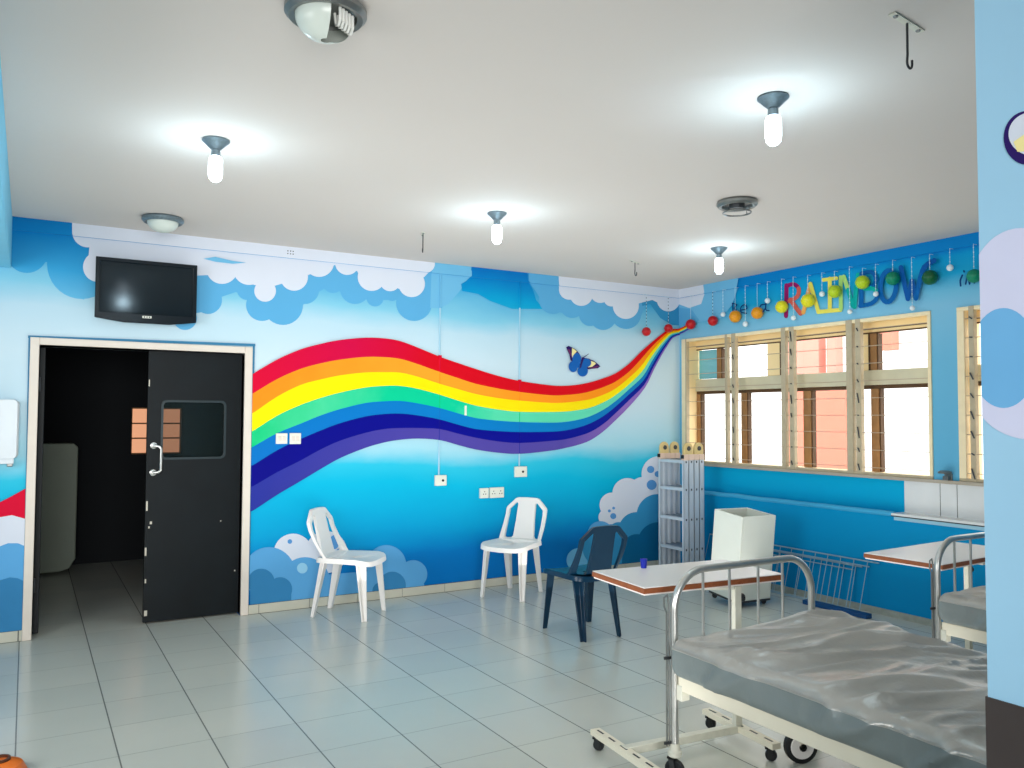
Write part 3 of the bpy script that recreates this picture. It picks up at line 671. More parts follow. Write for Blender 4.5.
# ------------------------------------------------------------------ beds
def castor(r, w, m_fork, parent, p, ang=0, wheel=BLACK, hub=None, stem=.05, name='castor'):
    x, y = p; A = Vector((math.cos(ang), math.sin(ang), 0)); B = Vector((-A.y, A.x, 0))
    t = MB(); t.lathe([(r*.2, -w/2), (r*.86, -w/2), (r, -w/2+.006), (r, w/2-.006), (r*.86, w/2), (r*.2, w/2)], (x, y, r), wheel, 28, axis=A)
    if hub: t.lathe([(.001, -w/2-.004), (r*.68, -w/2-.004), (r*.72, -w/2), (r*.72, w/2), (r*.68, w/2+.004), (.001, w/2+.004)], (x, y, r), hub, 24, axis=A); t.lathe([(.001, -w/2-.010), (r*.22, -w/2-.01), (r*.22, w/2+.01), (.001, w/2+.01)], (x, y, r), BLACK, 14, axis=A)
    for s in (-1, 1):
        c = Vector((x, y, r))+A*s*(w/2+.008)
        t.bar(c-Vector((0, 0, .01)), c+Vector((0, 0, r+.012))+B*.012, .022, .004, m_fork, up=A)
    t.bar(Vector((x, y, 2*r+.008))-A*(w/2+.01)+B*.012, Vector((x, y, 2*r+.008))+A*(w/2+.01)+B*.012, .03, .008, m_fork)
    t.tube([Vector((x, y, 2*r))+B*.012, Vector((x, y, 2*r+stem))+B*.012], .009, m_fork, 10)
    return t.build(name, parent)
PX = [0, .86]      # post positions, local x
def make_bed(label, loc_, rz):
    b = thing('hospital_bed', label, 'bed', loc_, rz, 'hospital beds')
    L = 2.0
    for yy in (0, -L):
        nm = 'footboard' if yy == 0 else 'headboard'
        R = .165; top = .871 if yy == 0 else .98
        P = [(0, yy, .10), (0, yy, top-R)]+[(R-R*math.cos(a), yy, top-R+R*math.sin(a)) for a in [i*PI/16 for i in range(1, 9)]]
        P += [(.86-R+R*math.sin(a), yy, top-R+R*math.cos(a)) for a in [i*PI/16 for i in range(0, 9)]]+[(.86, yy, .10)]
        t = MB(); t.tube(P, .0165, CHROME, 16); o = t.build(nm, b)
        for x in (.165, .323, .503, .662):
            t = MB(); t.tube([(x, yy, .36), (x, yy, top-.012)], .0065, CHROME, 10); t.build('upright_bar', o)
        t = MB(); t.bar((0, yy, .385), (.86, yy, .385), .03, .045, CREAM); t.build('cross_rail', o, bevel=.003)
        for x in PX:
            t = MB(); t.lathe([(.024, .095), (.030, .10), (.030, .118), (.024, .124), (.021, .145), (.020, .15)], (x, yy, 0), CHIP, 20); t.build('post_sleeve', o)
            castor(.042, .026, DSTEEL, b, (x, yy), .5, stem=.02)
    t = MB()
    for x in (.02, .84):
        t.box(x-.018, x+.018, -L+.02, -.02, .376, .441, CREAM)
    for y in (-.3, -.7, -1.1, -1.5, -1.8): t.box(.02, .84, y-.015, y+.015, .405, .425, CREAM)
    t.build('bed_frame', b, bevel=.004)
    for bx in (0, .815): t = MB(); t.box(bx, bx+.045, -.045, -.005, .335, .40, CHIP); t.build('corner_bracket', b, bevel=.003)
    # hanging pair of thin rods beside the post
    t = MB(); x0 = -.034; t.tube([(x0, .01, .14), (x0, .01, .70), (x0-.014, .012, .73), (x0-.012, .012, .765), (x0+.004, .01, .775), (x0+.010, .008, .74), (x0+.012, .008, .70), (x0+.012, .008, .14)], .0042, STEEL, 8)
    for z in (.155, .51): t.bar((x0-.014, .01, z), (.02, .0, z), .008, .012, DSTEEL)
    t.build('drip_rod', b)
    # undercarriage wheel with white disc hub
    castor(.075, .036, CREAM, b, (.60, -.15), 1.15, wheel=BLACK, hub=WPLAST, stem=.215)
    t = MB(); t.bar((.02, -.17, .385), (.84, -.17, .385), .04, .03, CREAM); t.tube([(.66, -.3, .12), (.70, -1.4, .12)], .008, DSTEEL, 8); t.tube([(.72, -.28, .12), (.76, -1.4, .12)], .008, DSTEEL, 8); t.tube([(.69, -.3, .12), (.69, -.3, .34)], .006, DSTEEL, 8); t.tube([(.73, -1.38, .12), (.73, -1.38, .34)], .006, DSTEEL, 8); t.build('undercarriage', b)
    return b
def make_mattress(label, loc_, rz):
    t = MB(); x0, x1, yA, yB, z0, z1 = -.056, .905, -1.978, -.020, .445, .598
    sec_ = []
    r = .045
    c = rrect(x0, x1, z0, z1, r, 6)
    # resample
    Ls = [0]
    for i in range(len(c)):
        a, b = c[i], c[(i+1) % len(c)]; Ls.append(Ls[-1]+math.hypot(b[0]-a[0], b[1]-a[1]))
    N = 150; out = []
    for k in range(N):
        s = Ls[-1]*k/N; i = max(j for j in range(len(c)) if Ls[j] <= s+1e-9); a, b = c[i], c[(i+1) % len(c)]; f = (s-Ls[i])/max(1e-9, Ls[i+1]-Ls[i]); out.append((a[0]+(b[0]-a[0])*f, a[1]+(b[1]-a[1])*f))
    M = 170; rings = []
    cx, cz = (x0+x1)/2, (z0+z1)/2
    fx, fy = math.cos(math.radians(-27)), math.sin(math.radians(-27))
    def ridged(p): return 1.06-2*math.sqrt(noise.noise(p)**2+.0016)
    ys_ = [yA+r*(1-math.cos(i*PI/12)) for i in range(6)]+[yA+r+(yB-yA-2*r)*i/M for i in range(M+1)]+[yB-r*(1-math.cos(PI/2-i*PI/12)) for i in range(1, 7)]
    for y in ys_:
        e = min(y-yA, yB-y); k = 1
        ins = r*(1-math.sqrt(max(0, 1-(1-min(1, e/r))**2)))
        ring = []
        for (x, z) in out:
            xx = cx+(x-cx)*(1-ins/((x1-x0)/2)); zz = cz+(z-cz)*(1-ins/((z1-z0)/2))
            topw = max(0, (z-cz)/((z1-z0)/2)); 
            u = xx*fx+y*fy; v = -xx*fy+y*fx
            big = .032*math.exp(-((xx-.72)/.32)**2-((y+.25)/.45)**2)+.018*math.exp(-((xx-.45)/.35)**2-((y+1.0)/.7)**2)
            wob = .06*noise.noise((u*1.5, v*2.5, 3))
            fold = .026*(max(0, ridged((u*.9+1.3, (v+wob)*5.2, 0)))**5) + .012*(max(0, ridged((u*1.8, (v+wob)*9, 5)))**4) + .008*noise.noise((u*4, v*14, 2))
            crk = .0018*max(0, ridged((xx*6, y*6, 9)))**3
            amp = topw*min(1, (min(xx-x0, x1-xx, e)+.02)/.12)
            if topw > .3: zz += (big+fold+crk)*amp
            side = 1-topw if z > z0+.01 else 0
            bulge = .010*noise.noise((xx*2, y*3, z*6))+.016*max(0, ridged((y*2.6+z*3.2, z*1.2, 11 if x < cx else 17)))**8+.004*max(0, ridged((y*7, z*5, 4)))**4
            s = -1 if x < cx else 1
            if abs(x-cx) > (x1-x0)/2-r-.005 and z < z1-.02: xx += s*bulge*1.2*(.4+side)
            ring.append((xx, y, zz))
        rings.append(ring)
    t.loft(rings, VINYL); k = t.mi(VINYL_SHADE); t.bm.normal_update()
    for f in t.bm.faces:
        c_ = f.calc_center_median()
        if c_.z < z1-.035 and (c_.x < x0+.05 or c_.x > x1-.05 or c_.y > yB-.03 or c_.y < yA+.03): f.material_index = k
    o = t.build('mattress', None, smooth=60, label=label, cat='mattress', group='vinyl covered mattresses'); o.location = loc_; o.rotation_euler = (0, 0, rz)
    t = MB(); P = []
    for y0_, side in ((0, 0),):
        for i in range(60): P.append((x0-.003, yA+.03+(yB-yA-.06)*i/59, z1-.03+.003*noise.noise((i*.2, 0, 0))))
    t.tube(P, .0028, VINYL, 6); t.build('seam_piping', o)
    return o
B1 = (2.402, 2.69, 0); B2 = (4.262, 2.675, 0)
b1 = make_bed('nearest hospital bed in the foreground, chrome arched end and cream frame', B1, math.radians(-.5))
b2 = dup(b1, B2, math.radians(.5), 'farther hospital bed half hidden behind the blue pillar, chrome arched end')
m1 = make_mattress('wrinkled grey vinyl mattress on the nearest bed', B1, math.radians(-.5))
m2 = dup(m1, B2, math.radians(.5), 'grey mattress on the farther bed, half hidden by the pillar')

# ------------------------------------------------------------------ overbed tables
def overbed(label, loc_, rz, zt, u0_, u1_, v0, v1, bv, base_u):
    o = thing('overbed_table', label, 'table', loc_, rz, 'overbed tables')
    t = MB(); t.box(u0_, u1_, v0, v1, zt-.004, zt, LAMIN); t.build('tabletop', o, bevel=.001)
    t = MB(); t.box(u0_-.002, u1_+.002, v0-.002, v1+.002, zt-.028, zt-.005, EDGE); t.build('edge_band', o, bevel=.002)
    t = MB(); t.box(u0_+.005, u1_-.005, v0+.005, v1-.005, zt-.036, zt-.0285, LAMIN); t.build('underside_board', o, smooth=0)
    t = MB(); t.box(-.018, .018, -.014, .014, .06, zt-.045, CHIP); t.box(-.012, .012, -.014, -.013, .3, .32, BLACK); t.build('column', o, bevel=.003)
    t = MB(); t.bar((-.02, 0, zt-.045), (u0_*.55, (v0+v1)*.25, zt-.045), .03, .02, CHIP); t.box(-.02, .03, v0+.03, v1-.05, zt-.055, zt-.035, CHIP); t.lathe([(.016, 0), (.02, .004), (.02, .02), (.012, .026)], (.018, 0, zt-.10), BLACK, 12, axis=(1, 0, 0)); t.build('top_support', o)
    t = MB(); t.bar((base_u, 0, .075), (0, 0, .075), .04, .034, CHIP); t.build('crossbar', o, bevel=.003)
    for u in (base_u, .012):
        t = MB(); t.box(u-.024, u+.024, -bv, bv, .062, .088, CREAM)
        for k in range(5):
            v = -bv+.05+k*(2*bv-.1)/4
            t.box(u-.005, u+.005, v-.026, v+.026, .0875, .0886, BLACK)
        r = t.build('base_rail', o, bevel=.004)
        for s in (-1, 1): castor(.026, .024, BLACK, o, (u, s*(bv-.035)), .9, stem=.012)
    return o
overbed('white overbed table with brown edge behind the nearest bed end', (2.91, 2.825, 0), math.radians(-5.5), .78, -.545, .262, -.035, .41, .245, -.63)
ZT2 = .72; A_, B_ = onZ(864, 552.7, ZT2), onZ(938, 565.3, ZT2); vd = (A_-B_); LV = vd.length; vd.normalize(); ud = Vector((vd.y, -vd.x, 0))
_r = Matrix.Rotation(math.radians(5), 3, 'Z'); ud = _r @ ud; vd = _r @ vd
rz2 = math.atan2(ud.y, ud.x); og = A_+ud*.52-vd*(LV-.13)
overbed('white overbed table with brown edge beside the farther bed, against the blue wall', (og.x, og.y, 0), rz2, ZT2, -.52, .40, -.13, LV-.13, .24, -.42)

# small blue cup on the near overbed table
cp = onZ(644, 567.5, .78); t = MB(); t.lathe([(.001, 0), (.014, 0), (.018, .045), (.0165, .045), (.0125, .004), (.001, .004)], (0, 0, 0), BLUEC, 20)
o = t.build('cup', label='tiny cobalt blue cup at the back edge of the near overbed table', cat='cup'); o.location = (cp.x-.01, cp.y-.01, .7805)

# ------------------------------------------------------------------ folding ladder in the corner
ld = thing('folding_ladder', 'folded aluminium multi-section ladder standing upright in the corner', 'ladder', (5.30, 5.80, 0))
LW = .36; n = 4; pt = .066
for k in range(n):
    x0 = k*pt
    t = MB()
    for y in (0, LW-.026):
        t.box(x0+.003, x0+pt-.003, y, y+.004, .03, 1.15, ALU) if y == 0 else t.box(x0+.003, x0+pt-.003, y+.022, y+.026, .03, 1.15, ALU)
        t.box(x0+.003, x0+.007, y, y+.026, .03, 1.15, ALU); t.box(x0+pt-.007, x0+pt-.003, y, y+.026, .03, 1.15, ALU)
    s = t.build('ladder_section', ld, bevel=.001)
    for z in (.05, .30, .58, .86, 1.12):
        t = MB(); t.box(x0+.010, x0+pt-.012, .004, LW-.004, z-.014, z+.014, ALU if k == 0 else ALUD); t.box(x0+pt*.4, x0+pt*.6, -.002, .001, z-.012, z+.008, BLACK); t.build('rung', s, bevel=.002)
    for y in (-.003, LW-.029):
        t = MB(); t.box(x0+.001, x0+pt-.001, y, y+.032, 1.135, 1.19, PINKP); t.build('end_cap', s, bevel=.003)
        t = MB(); t.box(x0+.001, x0+pt-.001, y, y+.032, 0, .03, BLACK); t.build('foot_cap', s, bevel=.003)
for k in (0, 1):
    for y in (0, LW-.026):
        t = MB(); cx = pt*(2*k+1)
        t.lathe([(.001, -.014), (.050, -.014), (.056, -.008), (.056, .008), (.050, .014), (.001, .014)], (cx, y+.013, 1.245), TANP, 30, axis=(0, 1, 0))
        t.lathe([(.001, -.020), (.022, -.020), (.022, .020), (.001, .020)], (cx, y+.013, 1.245), DSTEEL, 16, axis=(0, 1, 0))
        t.box(cx-.055, cx+.055, y+.001, y+.025, 1.18, 1.235, TANP)
        t.build('hinge_joint', ld, bevel=.002)
for y in (-.004, LW-.03): t = MB(); t.box(-.004, .004, y, y+.034, 1.15, 1.185, BLACK); t.build('lock_lever', ld)

# ------------------------------------------------------------------ tilted bedside locker
lk = thing('bedside_locker', 'open-topped pale enamel bedside locker leaning beside the ladder', 'cabinet', (5.10, 4.935, 0))
w_, d_, h_ = .361, .333, .689
lk.rotation_euler = (0, 0, 0)
ang = -.059
lk.matrix_world = Matrix.Translation((4.941, 4.80, .0)) @ Matrix.Rotation(ang, 4, 'Z') @ Matrix.Rotation(.011, 4, 'Y') @ Matrix.Rotation(.096, 4, 'X')
zb = .056
for nm, a in (('side_panel', (0, .018, 0, d_, zb, zb+h_)), ('side_panel', (w_-.018, w_, 0, d_, zb, zb+h_)), ('front_panel', (.019, w_-.019, 0, .018, zb, zb+h_)), ('back_panel', (.019, w_-.019, d_-.018, d_, zb, zb+h_))):
    t = MB(); t.box(*a, LOCK); t.build(nm, lk, bevel=.004)
for z in (zb+.01, zb+h_-.22): t = MB(); t.box(.02, w_-.02, .02, d_-.02, z, z+.02, LOCKIN); t.build('shelf', lk, smooth=0)
t = MB(); t.box(0, w_, -.002, d_, zb-.015, zb, DSTEEL); t.build('base_rail', lk)
for x in (.03, w_-.03):
    for y in (.04, d_-.04): castor(.022, .018, BLACK, lk, (x, y), .7, stem=.004)

# ------------------------------------------------------------------ leaning bed side rails and board along the window wall
PST = mat('pale_worn_steel', (150, 176, 192), .45, .4)
def side_rail(label, ya, yb, zt, xt, xb, step, off):
    s = thing('bed_side_rail', label, 'bed rail', (xb, (ya+yb)/2, 0), 0, 'bed side rails leaning on the wall'); ym = (ya+yb)/2
    P = lambda f, y: Vector((xb+(xt-xb)*f-xb, y-ym, .012+(zt-.012)*f))
    t = MB(); t.tube([P(0, ya), P(0, yb)], .0045, PST, 8); t.build('bottom_tube', s)
    t = MB(); t.tube([P(1, ya), P(1, yb)], .006, PST, 8); t.tube([P(.90, ya+.08), P(.90, yb-.1)], .005, PST, 8); t.build('top_tube', s)
    y = ya+off
    while y < yb:
        t = MB(); t.tube([P(0, y), P(1, y+.0)], .0034, PST, 6); t.build('spindle', s); y += step
side_rail('long thin steel bed side rail leaning on the wall, outermost with the higher top tube', 4.10, 5.95, .40, 5.775, 5.66, .125, .10)
side_rail('shorter thin steel bed side rail leaning behind the longer one', 4.26, 5.60, .345, 5.788, 5.70, .11, .06)
t = MB(); t.box(0, .07, -.30, .30, 0, .035, BLUEPL); o = t.build('painted_board', label='narrow blue painted board on the floor below the leaning rails', cat='board', bevel=.004); o.location = (5.555, 4.36, 0)

# ------------------------------------------------------------------ television
tv = thing('television', 'black flat television mounted above the double door', 'television', (.728, D, 2.438))
t = MB(); hx, hz = .338, .215
def tvs(x, z, y): return Vector((x, y+(-.02 if z > 0 else 0)*0, z))
outer = [(hx, hz), (-hx, hz), (-hx, -hz), (-hx+.08, -hz-.012), (-.15, -hz-.026), (.15, -hz-.026), (hx-.08, -hz-.012), (hx, -hz)]
t.holed(outer, [[(hx-.03, hz-.028), (hx-.03, -hz+.045), (-hx+.03, -hz+.045), (-hx+.03, hz-.028)]], lambda u, s, w: Vector((u, -.115+w, s)), .02, TVB); t.build('bezel', tv, bevel=.004)
t = MB(); t.box(-hx+.028, hx-.028, -.114, -.11, -hz+.04, hz-.026, TVS); t.build('screen', tv, smooth=0)
t = MB(); t.box(-hx+.01, hx-.01, -.108, -.05, -hz, hz-.01, TVB); t.build('back_cover', tv, bevel=.012)
t = MB(); t.box(-.03, .03, -.128, -.1255, -hz+.012, -hz+.028, SWITCH); t.box(-.022, -.012, -.1285, -.128, -hz+.015, -hz+.025, DSTEEL); t.box(-.004, .004, -.1285, -.128, -hz+.015, -hz+.025, DSTEEL); t.box(.012, .022, -.1285, -.128, -hz+.015, -hz+.025, DSTEEL); t.build('badge', tv, smooth=0)
t = MB(); t.box(-.1, .1, -.05, -.001, -.08, .08, DSTEEL); t.build('wall_bracket', tv)

# ------------------------------------------------------------------ sockets, switches, conduits
def plate(name, label, cat, u, v, wpx, hpx, detail, group=None):
    a = onY(u, v); w = abs(onY(u+wpx/2, v).x-onY(u-wpx/2, v).x); h = abs(onY(u, v+hpx/2).z-onY(u, v-hpx/2).z)
    o = thing(name, label, cat, (a.x, D, a.z), 0, group)
    t = MB(); t.box(-w/2, w/2, -.026, -.001, -h/2, h/2, SWITCH); t.build('cover_plate', o, bevel=.004)
    t = MB()
    if detail == 'hole': t.lathe([(.001, 0), (.011, 0), (.011, .004), (.001, .004)], (.018, -.026, 0), BLACK, 14, axis=(0, -1, 0)); t.build('button', o)
    elif detail == 'rocker':
        for s in (-.18, .18): t.box(s*w-.012, s*w+.012, -.030, -.026, -.018, .018, FRAME)
        t.build('rocker', o, bevel=.002)
    else:
        for s in ([0] if w < .09 else [-.25, .25]):
            for dx, dz in ((0, .014), (-.012, -.008), (.012, -.008)): t.box(s*w+dx-.004, s*w+dx+.004, -.0275, -.026, dz-.004, dz+.004, BLACK)
        t.build('socket_hole', o, smooth=0)
    return o
plate('light_switch', 'ivory light switch on the blue rainbow band, nearer the door', 'switch', 281, 438.5, 11.4, 10.6, 'rocker', 'pair of switches on the rainbow')
plate('light_switch', 'ivory light switch on the blue rainbow band, right one of the pair', 'switch', 294.6, 438.5, 11.2, 11, 'rocker', 'pair of switches on the rainbow')
plate('wall_socket', 'square white outlet box at the foot of the left wall conduit', 'socket', 439.8, 480.3, 11.5, 10.5, 'hole', 'outlet boxes below the rainbow')
plate('wall_socket', 'square white outlet box at the foot of the right wall conduit', 'socket', 519.8, 471.6, 12, 10.5, 'hole', 'outlet boxes below the rainbow')
plate('wall_socket', 'narrow single wall socket left of the double socket, above the white chair', 'socket', 483.2, 493, 8.6, 10, 'sock', 'power sockets near the white chair')
plate('wall_socket', 'wide double wall socket above the white chair', 'socket', 495.8, 492.4, 14, 10.4, 'sock', 'power sockets near the white chair')
def conduit(u, segs, label):
    x = onY(u, 400).x; o = thing('wall_conduit', label, 'pipe', (x, D, segs[-1][1] if 0 else 0)); t = MB()
    zs = [CZ0] + [onY(u, v).z for v, m in segs]
    for (za, zb_), (v, m) in zip(zip(zs[:-1], zs[1:]), segs): t.tube([(0, -.007, za), (0, -.007, zb_)], .0075, m, 10, cap=False)
    t.build('pipe', o)
    t = MB(); t.box(-.014, .014, -.02, -.002, onY(u, segs[1][0]).z-.012, onY(u, segs[1][0]).z+.012, segs[2][1]); t.build('pipe_clip', o)
LB = mat('conduit_pale_blue', (166, 208, 228), .5)
conduit(439, [(308, P_BLUE2), (356.7, LB), (372, RB[0]), (383.8, RB[1]), (394.7, RB[2]), (408, RB[3]), (419.4, RB[4]), (429, RB[5]), (440, RB[6]), (475, LB)], 'thin painted conduit down the wall, left of the two')
conduit(519, [(308, P_CYAN), (381, LB), (392, RB[0]), (400.6, RB[1]), (411.9, RB[2]), (422, RB[3]), (432, RB[4]), (443, RB[5]), (453.6, RB[6]), (466, LB)], 'thin painted conduit down the wall, right of the two')
a = onY(465, 410.5); t = MB(); t.box(-.012, .012, -.012, -.001, -.045, .045, SWITCH); o = t.build('wall_junction_cover', label='tiny white upright cover on the green rainbow band', cat='cover plate', bevel=.003); o.location = (a.x, D-.002, a.z)
# dispenser at the left edge
dsp = thing('soap_dispenser', 'white wall dispenser left of the door frame', 'dispenser', (-.13, D, 1.43))
t = MB(); t.loft([[(x*k, -.003-.10*f, z+dz) for x, z in rrect(-.11, .085, -.19, .205, .03)] for k, f, dz in ((1, 0, 0), (1, .6, 0), (.95, .9, 0), (.86, 1.05, .0))], WPL2); t.build('cover', dsp, smooth=50)
t = MB(); t.box(-.08, .06, -.09, -.005, -.225, -.19, WPL2); t.box(.02, .055, -.07, -.03, -.245, -.22, STEEL); t.build('outlet', dsp, bevel=.004)
# bracket between the windows
a = onX(949, 476); br = thing('wall_bracket', 'small steel bracket with a round head between the two windows', 'bracket', (W, a.y, a.z))
t = MB(); t.box(-.012, -.001, -.03, .03, -.06, .02, STEEL); t.box(-.05, -.012, -.02, .02, -.03, .0, STEEL); t.build('base_plate', br, bevel=.002)
t = MB(); t.lathe([(.001, 0), (.045, 0), (.048, .012), (.03, .022), (.001, .024)], (-.05, 0, .02), STEEL, 20); t.build('head', br)
# vent dots on cornice
a = onY(290.5, 253, D-CORN); t = MB()
for dx in (-.022, 0, .02):
    for dz in (-.01, .012): t.lathe([(.001, 0), (.005, 0), (.005, .003), (.001, .003)], (dx, 0, dz), BLACK, 8, axis=(0, -1, 0))
o = t.build('cornice_screw', label='cluster of small dark screw heads on the cornice above the white clouds', cat='screws', smooth=0); o.location = (a.x, D-CORN-.001, 2.845); o['kind'] = 'stuff'

# ------------------------------------------------------------------ ceiling lamps
GAL = mat('galvanised_rose', (120, 136, 144), .4, .6, nz=.4, nscale=60)
def bulb(label, u, v, first=[None]):
    p = onZ(u, v, H)
    if first[0]:
        dup(first[0], (p.x, p.y, H), 0, label)
    else:
        o = thing('ceiling_bulb', label, 'lamp', (p.x, p.y, H), 0, 'lit bare bulbs on the ceiling'); first[0] = o
        t = MB(); t.lathe([(.001, 0), (.064, 0), (.066, -.007), (.052, -.02), (.030, -.042), (.024, -.048), (.001, -.048)], (0, 0, 0), GAL, 32); t.build('ceiling_rose', o)
        t = MB(); t.lathe([(.001, -.048), (.018, -.048), (.022, -.060), (.022, -.080), (.016, -.084), (.001, -.084)], (0, 0, 0), GAL, 24); t.build('bulb_holder', o)
        t = MB(); t.lathe([(.016, -.080), (.027, -.086), (.033, -.100), (.034, -.170), (.030, -.192), (.018, -.205), (.001, -.209)], (0, 0, 0), BULB, 24); t.build('bulb', o)
    l = bpy.data.lights.new('bulb_light', 'POINT'); l.energy = BULBW; l.color = (.62, .86, 1.0); l.shadow_soft_size = .045
    lo = bpy.data.objects.new('bulb_light', l); COL.objects.link(lo); lo.location = (p.x, p.y, H-.27)
BULBW = 6
bulb('lit bare bulb on the ceiling nearest the television', 216, 140)
bulb('largest lit bare bulb, near the ceiling hook and the pillar', 773, 97)
bulb('lit bare bulb over the middle of the rainbow wall', 497, 213)
bulb('lit bare bulb nearest the hanging balls and the window', 719, 248)
def flush(label, u, v, r, kind):
    p = onZ(u, v, H); o = thing('flush_ceiling_light', label, 'lamp', (p.x, p.y, H), 0, 'unlit round flush ceiling lights')
    t = MB(); t.lathe([(r*.55, -.001), (r*.93, -.001), (r, -.012), (r, -.026), (r*.90, -.040), (r*.76, -.036), (r*.72, -.020), (r*.55, -.02)], (0, 0, 0), STEEL if kind != 'dome' else GAL, 40); t.build('rim', o)
    t = MB(); t.lathe([(.001, -.004), (r*.70, -.004), (r*.70, -.010), (.001, -.010)], (0, 0, 0), DSTEEL if kind != 'dome' else OPAL, 30); t.build('back_plate', o)
    if kind == 'dome': t = MB(); t.lathe([(r*.75*math.cos(a), -.03-.075*math.sin(a)) for a in [i*PI/16 for i in range(9)]], (0, 0, 0), OPAL, 36); t.build('glass_bowl', o)
    if kind == 'half':
        t = MB(); t.lathe([(r*.75*math.cos(a), -.03-.085*math.sin(a)) for a in [i*PI/20 for i in range(10)]], (0, 0, 0), OPAL, 36, a0=math.radians(15), a1=math.radians(262), cap=False); t.build('broken_glass_bowl', o)
        t = MB(); t.tube([(.055, -.0, -.012), (.075, -.005, -.035)], .022, DSTEEL, 14); t.build('lamp_holder', o)
        t = MB()
        for k in range(5):
            x = .020+k*.014; t.tube([(x, -.085+.01*k, -.030), (x+.003, -.080+.01*k, -.070), (x+.005, -.055+.01*k, -.078), (x+.004, -.035+.01*k, -.070), (x, -.03+.01*k, -.030)], .0052, CFL, 8)
        t.build('fluorescent_tubes', o)
    if kind == 'ring':
        t = MB(); t.tube([(.085*math.cos(a), .085*math.sin(a), -.075) for a in [i*PI/12 for i in range(24)]], .005, STEEL, 8, closed=True)
        for s in (-1, 1): t.tube([(s*.083, 0, -.02), (s*.085, 0, -.075)], .0025, STEEL, 6)
        t.build('hanging_ring', o)
        t = MB(); t.lathe([(.001, -.01), (.05, -.01), (.045, -.05), (.001, -.05)], (0, 0, 0), DSTEEL, 18); t.build('lamp_holder', o)
flush('unlit flush light with half of its glass bowl missing, near the top of the photo', 326, 7, .135, 'half')
flush('unlit domed flush light above the television', 163, 217.5, .135, 'dome')
flush('unlit flush light with a bare hanging ring and no bowl', 737, 201, .125, 'ring')
def hook(label, u, v, rz, L_=.13, s=1.):
    p = onZ(u, v, H); o = thing('ceiling_hook', label, 'hook', (p.x, p.y, H), rz, 'steel hooks on the ceiling')
    t = MB(); t.box(-.105*s, .105*s, -.012, .012, -.005, -.0005, CHIP)
    for k in (-.08, .08): t.lathe([(.001, -.005), (.009, -.005), (.007, -.010), (.001, -.010)], (k*s, 0, 0), STEEL, 10)
    t.build('plate', o)
    t = MB(); R = .018; P = [(0, 0, -.004), (0, 0, -L_+.03)]+[(R-R*math.cos(a)-.004, 0, -L_-R*math.sin(a)) for a in [i*PI/8 for i in range(9)]]+[(2*R-.004, 0, -L_+.015)]
    t.tube(P, .0042, DSTEEL, 8); t.build('hook_wire', o)
hook('long ceiling hook on a screwed plate near the blue pillar', 907, 22, math.radians(8), .14)
hook('small ceiling hook near the corner above the red balls', 635, 262, math.radians(25), .10, .8)
hook('small ceiling hook above the end of the white painted clouds', 423, 233.5, math.radians(70), .12, .5)

# ------------------------------------------------------------------ garland of hanging balls
def cball(n, c): return mat('ball_'+n, c, .28, nz=.35, nscale=70, spec=.5)
RED, ORG, YLW, LIM, GRN, DGR, PRL = cball('red', (190, 14, 24)), cball('orange', (244, 150, 20)), cball('yellow', (236, 220, 30)), cball('lime', (180, 206, 30)), cball('green', (0, 130, 96)), cball('dark_green', (6, 92, 50)), mat('pearl', (226, 236, 240), .2)
BEAD = mat('dark_beads', (20, 40, 60), .4); BEADW = mat('pale_thread', (208, 228, 236), .4)
BL = [(646.4, 331.6, 4.6, RED, 'small red', 1, 291), (668.4, 328.2, 4.4, RED, 'small red', 1, 290), (690.7, 324.3, 5.2, RED, 'red', 0, 288), (712.8, 320.8, 5.2, RED, 'red', 1, 286.5),
      (723, 314.4, 2.6, PRL, 'pearl', 0, 284), (735.2, 316.5, 6.2, ORG, 'orange', 2, 0), (745.4, 324, 2.8, PRL, 'pearl', 0, 282), (757.3, 313, 6.2, ORG, 'orange', 0, 281), (767.5, 300.7, 2.8, PRL, 'pearl', 0, 280.5), (781.7, 306.8, 6.4, YLW, 'yellow', 0, 278), (793.4, 317.9, 2.6, PRL, 'pearl', 0, 276), (807.9, 300.7, 7, YLW, 'yellow', 0, 275),
      (822, 294, 2.8, PRL, 'pearl', 0, 272.6), (834.6, 291.5, 6.6, LIM, 'lime green', 0, 271), (849.8, 311.6, 2.6, PRL, 'pearl', 0, 266), (862.5, 282.3, 7, LIM, 'lime green', 0, 268), (875.8, 294, 2.8, PRL, 'pearl', 0, 264), (892.8, 278.4, 7, GRN, 'green', 0, 260), (912.3, 308, 2.6, PRL, 'pearl', 0, 257), (929.9, 277.5, 7.6, DGR, 'dark green', 0, 254), (950, 267.7, 3.4, PRL, 'pearl', 0, 248), (974, 276, 7, GRN, 'teal green', 0, 242)]
where = {0: 'first from the left, before the rainbow wall', 1: 'second from the left, at the rainbow end', 2: 'at the rainbow tip in the corner', 3: 'above the window corner', 5: 'below the word Be', 7: 'between the words Be and a', 9: 'left of the letter R', 11: 'in front of the letter A', 13: 'in front of the letter I', 15: 'in front of the letter B', 17: 'in front of the letter O', 19: 'in front of the letter W tail', 21: 'next to the pillar edge',
         4: 'left of the word Be', 6: 'just right of the word Be, low over the window frame', 8: 'right above the letter a', 10: 'low below the letter R', 12: 'between the letters A and I', 14: 'low below the letter N', 16: 'beside the letter B', 18: 'low below the letter W', 20: 'right of the word RAINBOW'}
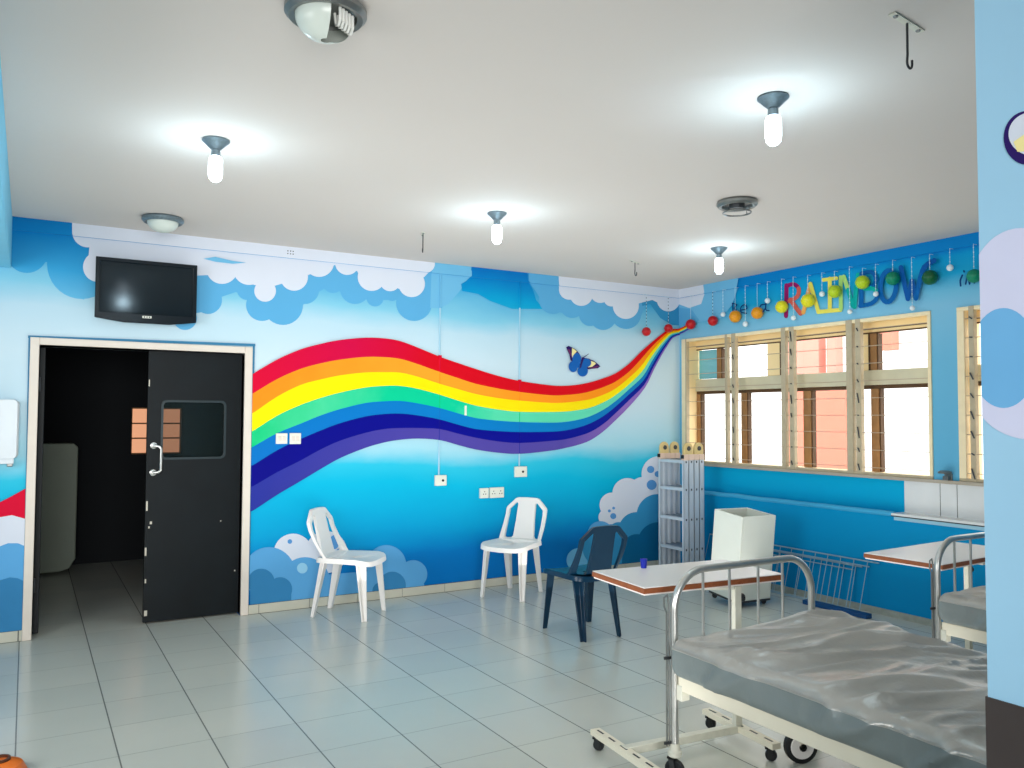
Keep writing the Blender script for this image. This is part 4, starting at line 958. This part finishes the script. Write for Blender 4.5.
for i, (u, v, r, m, nm, bead, tv_) in enumerate(BL):
    f = (lambda a, b: onY(a, b, D-.06)) if u < 679 else (lambda a, b: onX(a, b, W-.055))
    p = f(u, v); tp = f(u, tv_ if tv_ else 282.5)
    dist = (p-EYE).dot(fw); R = r*dist/F*.98
    o = thing('hanging_ball', '%s ball on a thread, %s' % (nm, where[i]), 'ornament', tuple(p), 0, 'balls hanging along the cornice')
    t = MB()
    if m is PRL: t.lathe([(R*math.sin(a), R*math.cos(a)) for a in [k*PI/10 for k in range(11)]], (0, 0, 0), m, 14)
    else: t.lathe([(R*math.sin(a)*(1+.03*math.cos(8*a)), R*math.cos(a)) for a in [k*PI/14 for k in range(15)]], (0, 0, 0), m, 20)
    t.build('ball', o)
    zt = min(tp.z, 2.80)-p.z
    t = MB(); t.tube([(0, 0, R*.9), (0, 0, zt)], .0016, BEADW, 6)
    if bead == 1 or m is PRL or i > 8:
        z = R+.02
        while z < zt-.01: t.lathe([(.001, -.007), (.0045, 0), (.001, .007)], (0, 0, z), BEAD if bead else BEADW, 8); z += .035
    t.tube([(0, 0, zt), (0, .05, zt) if u < 679 else (.045, 0, zt)], .0018, BEADW, 6)
    t.build('thread', o)

# orange thing at the bottom-left edge of view
p = onZ(2, 775); bw = thing('orange_bowl', 'orange plastic bowl upside down on the floor at the bottom left corner', 'bowl', (p.x-.01, p.y, 0))
t = MB(); t.lathe([(.10, 0), (.104, .01), (.085, .045), (.05, .062), (.001, .064)], (0, 0, 0), ORANGE, 32); t.build('shell', bw)
t = MB(); t.lathe([(.04, .058), (.04, .074), (.032, .074), (.032, .06)], (0, 0, 0), BROWN, 24); t.build('foot_ring', bw)

# ------------------------------------------------------------------ light
wd = bpy.data.worlds.new('world'); SC.world = wd; wd.use_nodes = True
bg = wd.node_tree.nodes['Background']; bg.inputs[0].default_value = (1.0, .975, .94, 1); bg.inputs[1].default_value = 3.6
def area(name, loc_, tgt, sx, sy, e, c):
    l = bpy.data.lights.new(name, 'AREA'); l.shape = 'RECTANGLE'; l.size = sx; l.size_y = sy; l.energy = e; l.color = c
    o = bpy.data.objects.new(name, l); COL.objects.link(o); o.location = loc_
    o.rotation_euler = (Vector(tgt)-Vector(loc_)).to_track_quat('-Z', 'Y').to_euler(); return o
area('left_daylight_fill', (-2.4, 3.0, 1.7), (3, 5.5, 1.2), 2.6, 1.6, 60, (1, .985, .96)).data.spread = math.radians(120)  # added fill lamp by the left wall, no window built there
area('front_daylight_fill', (.2, -2.7, 1.6), (3.0, 6.5, 1.45), 4.5, 1.8, 84, (1, .98, .95)).data.spread = math.radians(75)  # unseen fill lamp standing in for daylight from windows behind the camera
area('bounce_fill', (2.6, 4.2, .3), (2.6, 4.2, 3), 5, 3.4, 72, (1, .98, .95)).visible_glossy = False  # added unseen lamp facing up, imitates bounce to brighten the ceiling
SC.view_settings.view_transform = 'Standard'; SC.view_settings.look = 'None'; SC.view_settings.exposure = 0.08
SC.cycles.max_bounces = 8; SC.cycles.diffuse_bounces = 5
